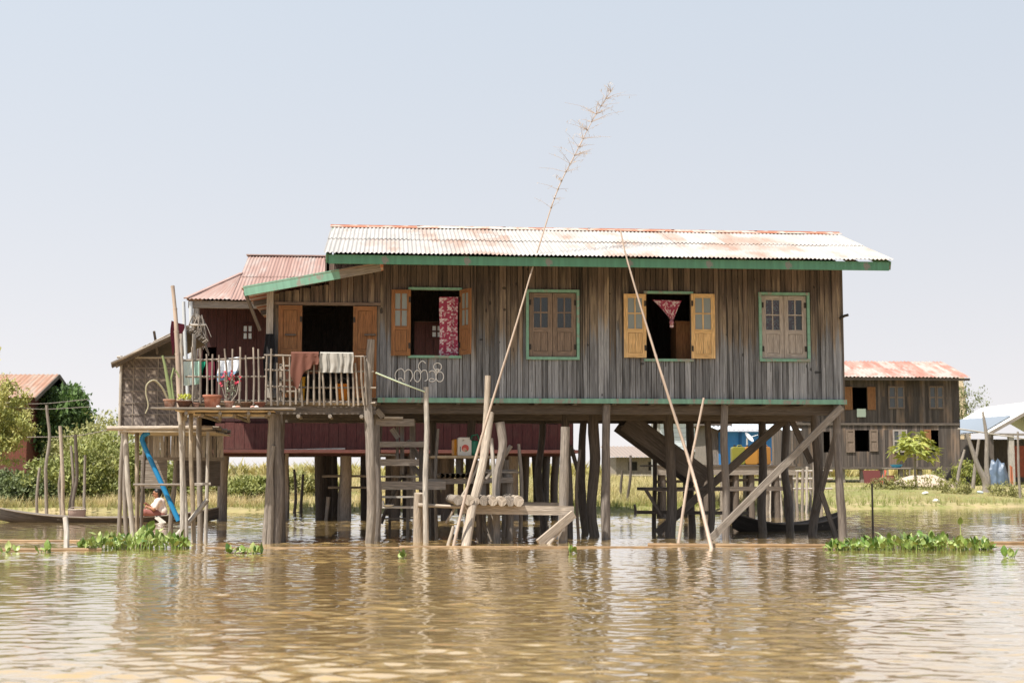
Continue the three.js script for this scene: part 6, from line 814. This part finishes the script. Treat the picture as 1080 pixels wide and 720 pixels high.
  const rb = rect(911, 929, 496, 508, -44.5); { const t2 = thing('leaning_board', 'red board leaning under the two storey house', 'board', V(rb.x0, rb.y0, -44)); part(t2, 'sheet', beam(V((rb.x0 + rb.x1) / 2, rb.y0 - 0.2, -44.3), V((rb.x0 + rb.x1) / 2, rb.y1, -44.6), rb.x1 - rb.x0, 0.04, V(0, 0, 1)), std({ color: '#5c2a26' })); part(t2, 'edge_batten', beam(V(rb.x1 - 0.1, rb.y0 - 0.1, -44.1), V(rb.x1 + 0.25, rb.y1, -44.5), 0.12, 0.05, V(0, 0, 1)), std({ color: '#c25a48' })); }
  const jr = G(940, -42.5); single('water_jar', 'round clay water jar under the two storey house', 'jar', jr, lathe([[0.001, 0], [0.2, 0.02], [0.34, 0.2], [0.34, 0.32], [0.22, 0.46], [0.2, 0.5], [0.23, 0.54], [0.18, 0.54], [0.15, 0.45], [0.001, 0.42]], jr, 20), std({ map: M.clay.map, color: '#a08878' }));
  const bs = G(943, -43.5).add(V(0.1, 0.8, 0.6)); { const st = thing('wash_table', 'small table with a blue basin under the two storey house', 'table', G(946, -43)); const c = st.position; part(st, 'top', box(c.x - 0.6, c.x + 0.6, c.y + 0.85, c.y + 0.9, c.z - 0.35, c.z + 0.35, 'x'), M.drift); for (const [dx, dz] of [[-0.55, -0.3], [0.55, -0.3], [-0.55, 0.3], [0.55, 0.3]]) part(st, 'leg', box(c.x + dx - 0.03, c.x + dx + 0.03, c.y, c.y + 0.85, c.z + dz - 0.03, c.z + dz + 0.03), M.drift); const bp = V(c.x, c.y + 0.902, c.z); single('basin', 'blue basin standing on the wash table', 'basin', bp, lathe([[0.001, 0], [0.2, 0], [0.32, 0.16], [0.3, 0.16], [0.19, 0.015], [0.001, 0.015]], bp, 18), std({ color: '#3c9ac0', roughness: 0.4 })); }
  for (const [px, z, c, lab] of [[1033, -32, '#b8c0c8', 'bluish litter lump at the foot of the forked dead tree'], [987, -26, '#e6e4de', 'white litter scrap on the grass at the right water edge'], [976, -30, '#dcd8d0', 'pale stone on the right bank below the papaya']]) { const p0 = G(px, z).add(V(0, 0.08, 0)), g = new THREE.IcosahedronGeometry(0.09, 2), p2 = g.attributes.position; for (let i = 0; i < p2.count; i++) { const k = 0.7 + 0.7 * vn(p2.getX(i) * 14 + px, p2.getY(i) * 14 + p2.getZ(i) * 9); p2.setXYZ(i, p2.getX(i) * 1.4 * k, p2.getY(i) * 0.7 * k, p2.getZ(i) * k); } g.computeVertexNormals(); single('litter', lab, 'litter', p0, g.translate(p0.x, p0.y, p0.z), std({ color: c })); }
  // pale stepped tower far behind
  const tz = -70, tb = G(1012, tz), tw = thing('stepped_tower', 'pale narrow stepped tower rising behind the two storey house', 'tower', tb), yt = at(1010, 398, tz).y; for (let i = 0; i < 9; i++) { const u = i / 9, w = lerp(0.75, 0.3, u), a = lerp(2.2, yt, u), c = lerp(2.2, yt, (i + 1) / 9); part(tw, 'tier', merge([box(tb.x - w, tb.x + w, a, c - 0.08, tz - w, tz + w), box(tb.x - w - 0.07, tb.x + w + 0.07, c - 0.08, c - 0.001, tz - w - 0.07, tz + w + 0.07, 'x')]), std({ color: '#c9b79c' })); } part(tw, 'base', box(tb.x - 0.85, tb.x + 0.85, tb.y - 0.2, 2.199, tz - 0.85, tz + 0.85), std({ color: '#bcab92' }));
}
{ // neighbour's jetty seen under the house: deck, jerrycans, dish, blue shed
  const Z = -13, dy = at(760, 490, Z).y, x0 = at(690, 490, Z).x, x1 = at(838, 490, Z).x, t = thing('jetty', 'dark timber jetty seen under the house carrying three jerrycans', 'jetty', V((x0 + x1) / 2, 0, Z));
  for (let i = 0; i < 8; i++) part(t, 'deck_board', box(x0, x1, dy - 0.04, dy, Z - i * 0.3 - 0.14, Z - i * 0.3 + 0.14, 'x'), M.dark); part(t, 'edge_beam', box(x0, x1, dy - 0.28, dy - 0.045, Z + 0.02, Z + 0.1, 'x'), M.post);
  for (const px of [700, 728, 746, 777, 794, 820, 834]) for (const dz of [0, -1.9]) { const p = at(px + dz * 2, 520, Z + dz).x; part(t, 'post', log(V(p, -0.5, Z + dz - 0.05), V(p, dy - 0.05, Z + dz - 0.05), 0.09, 0.08), M.dark); } 
  part(t, 'lower_rail', beam(at(690, 516, Z), at(835, 515, Z), 0.08, 0.12), M.dark); part(t, 'lower_rail', beam(at(690, 508, Z - 1.9), at(835, 505, Z - 1.9), 0.06, 0.08), M.drift);
  const ry = rng(52); for (let i = 0; i < 14; i++) { const px = 812 + i * 4.2, zz = Z - 5 - ry() * 3; part(t, 'fence_pole', log(at(px, 520, zz).setY(-0.3), at(px + rr(-2, 2), 486 + ry() * 14, zz), 0.05, 0.045), i % 3 ? M.drift : M.bleach); }
  for (const y of [497, 505, 516]) part(t, 'fence_rail', log(at(806, y, Z - 6), at(878, y + rr(-1, 1), Z - 6), 0.04, 0.035), M.bleach);
  const js = [['#7d7a2a', 778.5, 'olive yellow jerrycan, leftmost of three on the jetty'], ['#a8762c', 792, 'orange jerrycan in the middle of three on the jetty'], ['#97682a', 805.5, 'brownish orange jerrycan, rightmost of three on the jetty']];
  for (const [c, px, lab] of js) { const p = at(px, 489, Z - 0.3).setY(dy + 0.002), j = thing('jerrycan', lab, 'jerrycan', p, 'jerrycans on the jetty'), s = new THREE.Shape(), w = 0.165, h = 0.46, r = 0.05; s.moveTo(-w + r, 0); s.lineTo(w - r, 0); s.quadraticCurveTo(w, 0, w, r); s.lineTo(w, h - r); s.quadraticCurveTo(w, h, w - r, h); s.lineTo(-w + r, h); s.quadraticCurveTo(-w, h, -w, h - r); s.lineTo(-w, r); s.quadraticCurveTo(-w, 0, -w + r, 0); part(j, 'body', new THREE.ExtrudeGeometry(s, { depth: 0.2, bevelSize: 0.02, bevelThickness: 0.02, bevelSegments: 2 }).translate(p.x, p.y + 0.02, p.z - 0.1), std({ color: c, roughness: 0.4 })); part(j, 'cap', new THREE.CylinderGeometry(0.035, 0.035, 0.06, 12).translate(p.x - 0.09, p.y + h + 0.06, p.z), std({ color: '#2b2a28' })); part(j, 'handle', tube([V(p.x - 0.02, p.y + h + 0.03, p.z), V(p.x, p.y + h + 0.08, p.z), V(p.x + 0.1, p.y + h + 0.08, p.z), V(p.x + 0.12, p.y + h + 0.03, p.z)], 0.016, 6), std({ color: c, roughness: 0.4 })); }
  // blue shed
  const bz = -19, r = rect(767, 813, 455, 494, bz), bs = thing('blue_shed', 'bright blue sheeted shed with pale roof behind the jetty', 'shed', V(r.x0, 0.5, bz - 1.5)), blue = std({ color: '#2f7fc4', roughness: 0.5, bumpMap: grainBump, bumpScale: 0.01 }); part(bs, 'front_wall', box(r.x0, r.x1, r.y0, r.y1, bz - 0.04, bz), blue); part(bs, 'side_wall', box(r.x0 - 0.04, r.x0, r.y0, r.y1, bz - 3, bz), blue); part(bs, 'side_wall', box(r.x1, r.x1 + 0.04, r.y0, r.y1, bz - 3, bz), blue); part(bs, 'back_wall', box(r.x0, r.x1, r.y0, r.y1, bz - 3.04, bz - 3), blue); part(bs, 'roof', corrugated(r.x0 - 0.4, r.x1 + 0.9, { y: r.y1 + 0.05, z: bz + 0.5 }, { y: r.y1 + 0.5, z: bz - 3.3 }, 0.15, 0.02, 0, 10, 0, 1), std({ color: '#c6ced6', roughness: 0.5 })); part(bs, 'batten', box(at(781, 470, bz).x - 0.04, at(781, 470, bz).x + 0.04, r.y0, r.y1, bz + 0.001, bz + 0.04), std({ color: '#235f98' })); for (const x of [r.x0 + 0.1, r.x1 - 0.1]) for (const z of [bz - 0.1, bz - 2.9]) part(bs, 'stilt', log(V(x, -0.5, z), V(x, r.y0, z), 0.09, 0.08), M.post);
  const dp = at(789, 462, -16), ds = thing('satellite_dish', 'white satellite dish tilted skywards beside the blue shed', 'satellite dish', V(dp.x, dy, -16)); { const g = new THREE.SphereGeometry(0.5, 20, 6, 0, 6.2832, 0, 0.5).translate(0, -0.5, 0).scale(0.75, 1, 0.75).rotateX(Math.PI).rotateX(0.9).rotateY(0.9).scale(1, 1, 1); part(ds, 'reflector', g.translate(dp.x, dp.y, -16), std({ color: '#e6e8ea', roughness: 0.4 })); part(ds, 'mast', log(V(dp.x, dy - 0.6, -16.15), V(dp.x, dp.y, -16.1), 0.025, 0.025, { wob: 0.0 }), M.steelpole); part(ds, 'arm', tube([V(dp.x, dp.y, -16), V(dp.x + 0.28, dp.y + 0.1, -15.9)], 0.012, 5), M.steelpole); }
  const gz = -20, gr = rect(748, 764, 449, 492, gz), gs = thing('plank_shed', 'grey plank shed left of the blue shed behind the stilts', 'shed', V(gr.x0, 0.4, gz - 1)); part(gs, 'wall', box(gr.x0, gr.x1, gr.y0, gr.y1, gz - 0.04, gz), M.drift); part(gs, 'side_wall', box(gr.x0 - 0.03, gr.x0, gr.y0, gr.y1, gz - 2, gz), M.post); part(gs, 'roof', box(gr.x0 - 0.3, gr.x1 + 0.2, gr.y1, gr.y1 + 0.06, gz - 2.2, gz + 0.3, 'x'), M.dark); for (const x of [gr.x0 + 0.06, gr.x1 - 0.06]) part(gs, 'stilt', log(V(x, -0.4, gz - 0.1), V(x, gr.y0, gz - 0.1), 0.07, 0.07), M.post);
  // far white louvred building and a far stilt house beyond the grass
  const fz = -52, fr = rect(697, 752, 441, 476, fz), fw = thing('white_building', 'pale corrugated building glimpsed behind the stair under the house', 'building', V(fr.x0, bankH(fr.x0, fz), fz)), wm = std({ color: '#c9d2da', roughness: 0.6 }); for (let i = 0; i < 7; i++) { const a = lerp(fr.y0, fr.y1, i / 7), c = lerp(fr.y0, fr.y1, (i + 0.94) / 7); part(fw, 'cladding_board', box(fr.x0, fr.x1, a, c, fz - 0.05, fz + (i % 2) * 0.01, 'x'), wm); } part(fw, 'wall', box(fr.x0 + 0.02, fr.x1 - 0.02, bankH(fr.x0, fz), fr.y1, fz - 3, fz - 0.06), std({ color: '#8d8a84' })); part(fw, 'roof', corrugated(fr.x0 - 0.3, fr.x1 + 0.3, { y: fr.y1 + 0.05, z: fz + 0.5 }, { y: fr.y1 + 0.8, z: fz - 3.2 }, 0.25, 0.03, 0, 10, 0, 1), wm);
  const hz = -62, h = rect(650, 712, 482, 506, hz), fh = thing('far_house', 'small grey stilt house far across the grass under the floor', 'house', V(h.x0, bankH(h.x0, hz), hz)); part(fh, 'wall', box(h.x0, h.x1, h.y0, h.y1, hz - 4, hz), M.post); part(fh, 'roof', corrugated(h.x0 - 0.4, h.x1 + 0.4, { y: h.y1, z: hz + 0.7 }, { y: h.y1 + 0.75, z: hz - 4 }, 0.25, 0.03, 0, 10, 0, 1), std({ color: '#8d8078' })); for (const px of [663, 684]) { const o = rect(px, px + 9, 487, 496, hz); part(fh, 'window', box(o.x0, o.x1, o.y0, o.y1, hz + 0.002, hz + 0.03), M.black); } for (let i = 0; i < 6; i++) { const x = lerp(h.x0 + 0.1, h.x1 - 0.1, i / 5); part(fh, 'stilt', box(x - 0.08, x + 0.08, bankH(x, hz) - 0.2, h.y0, hz - 0.2, hz - 0.04), M.post); } part(fh, 'veranda_rail', beam(V(h.x0, h.y0 + 0.3, hz + 0.8), V(h.x1, h.y0 + 0.3, hz + 0.8), 0.08, 0.08), M.bleach); part(fh, 'veranda_floor', box(h.x0, h.x1, h.y0 - 0.1, h.y0 - 0.002, hz + 0.001, hz + 0.9, 'x'), M.drift); part(fh, 'red_board', box(lerp(h.x0, h.x1, 0.8), h.x1 - 0.2, h.y0 - 0.1 + 0.1, h.y0 + 0.9, hz + 0.03, hz + 0.06), M.red);
  for (const [px, z, top, lab] of [[664, -22, 480, 'bent dark stake in the shallows seen under the house'], [655, -24, 496, 'thin grey stake on the far shore seen under the house'], [667.5, -19, 532, 'short stub in the shallows seen under the house'], [318, -19.5, 500, 'dark stake on the bank framed by the porch posts'], [308, -19.8, 495, 'thin dark stake left of its twin between the porch posts']]) { const b = at(px, 540, z).setY(-0.3); single('bank_stake', lab, 'stake', b, log(b, at(px + 1.5, top, z), 0.055, 0.04, { wob: 0.08 }), M.dark, 'stakes along the far shore'); }
}
renderer.render(scene, camera);
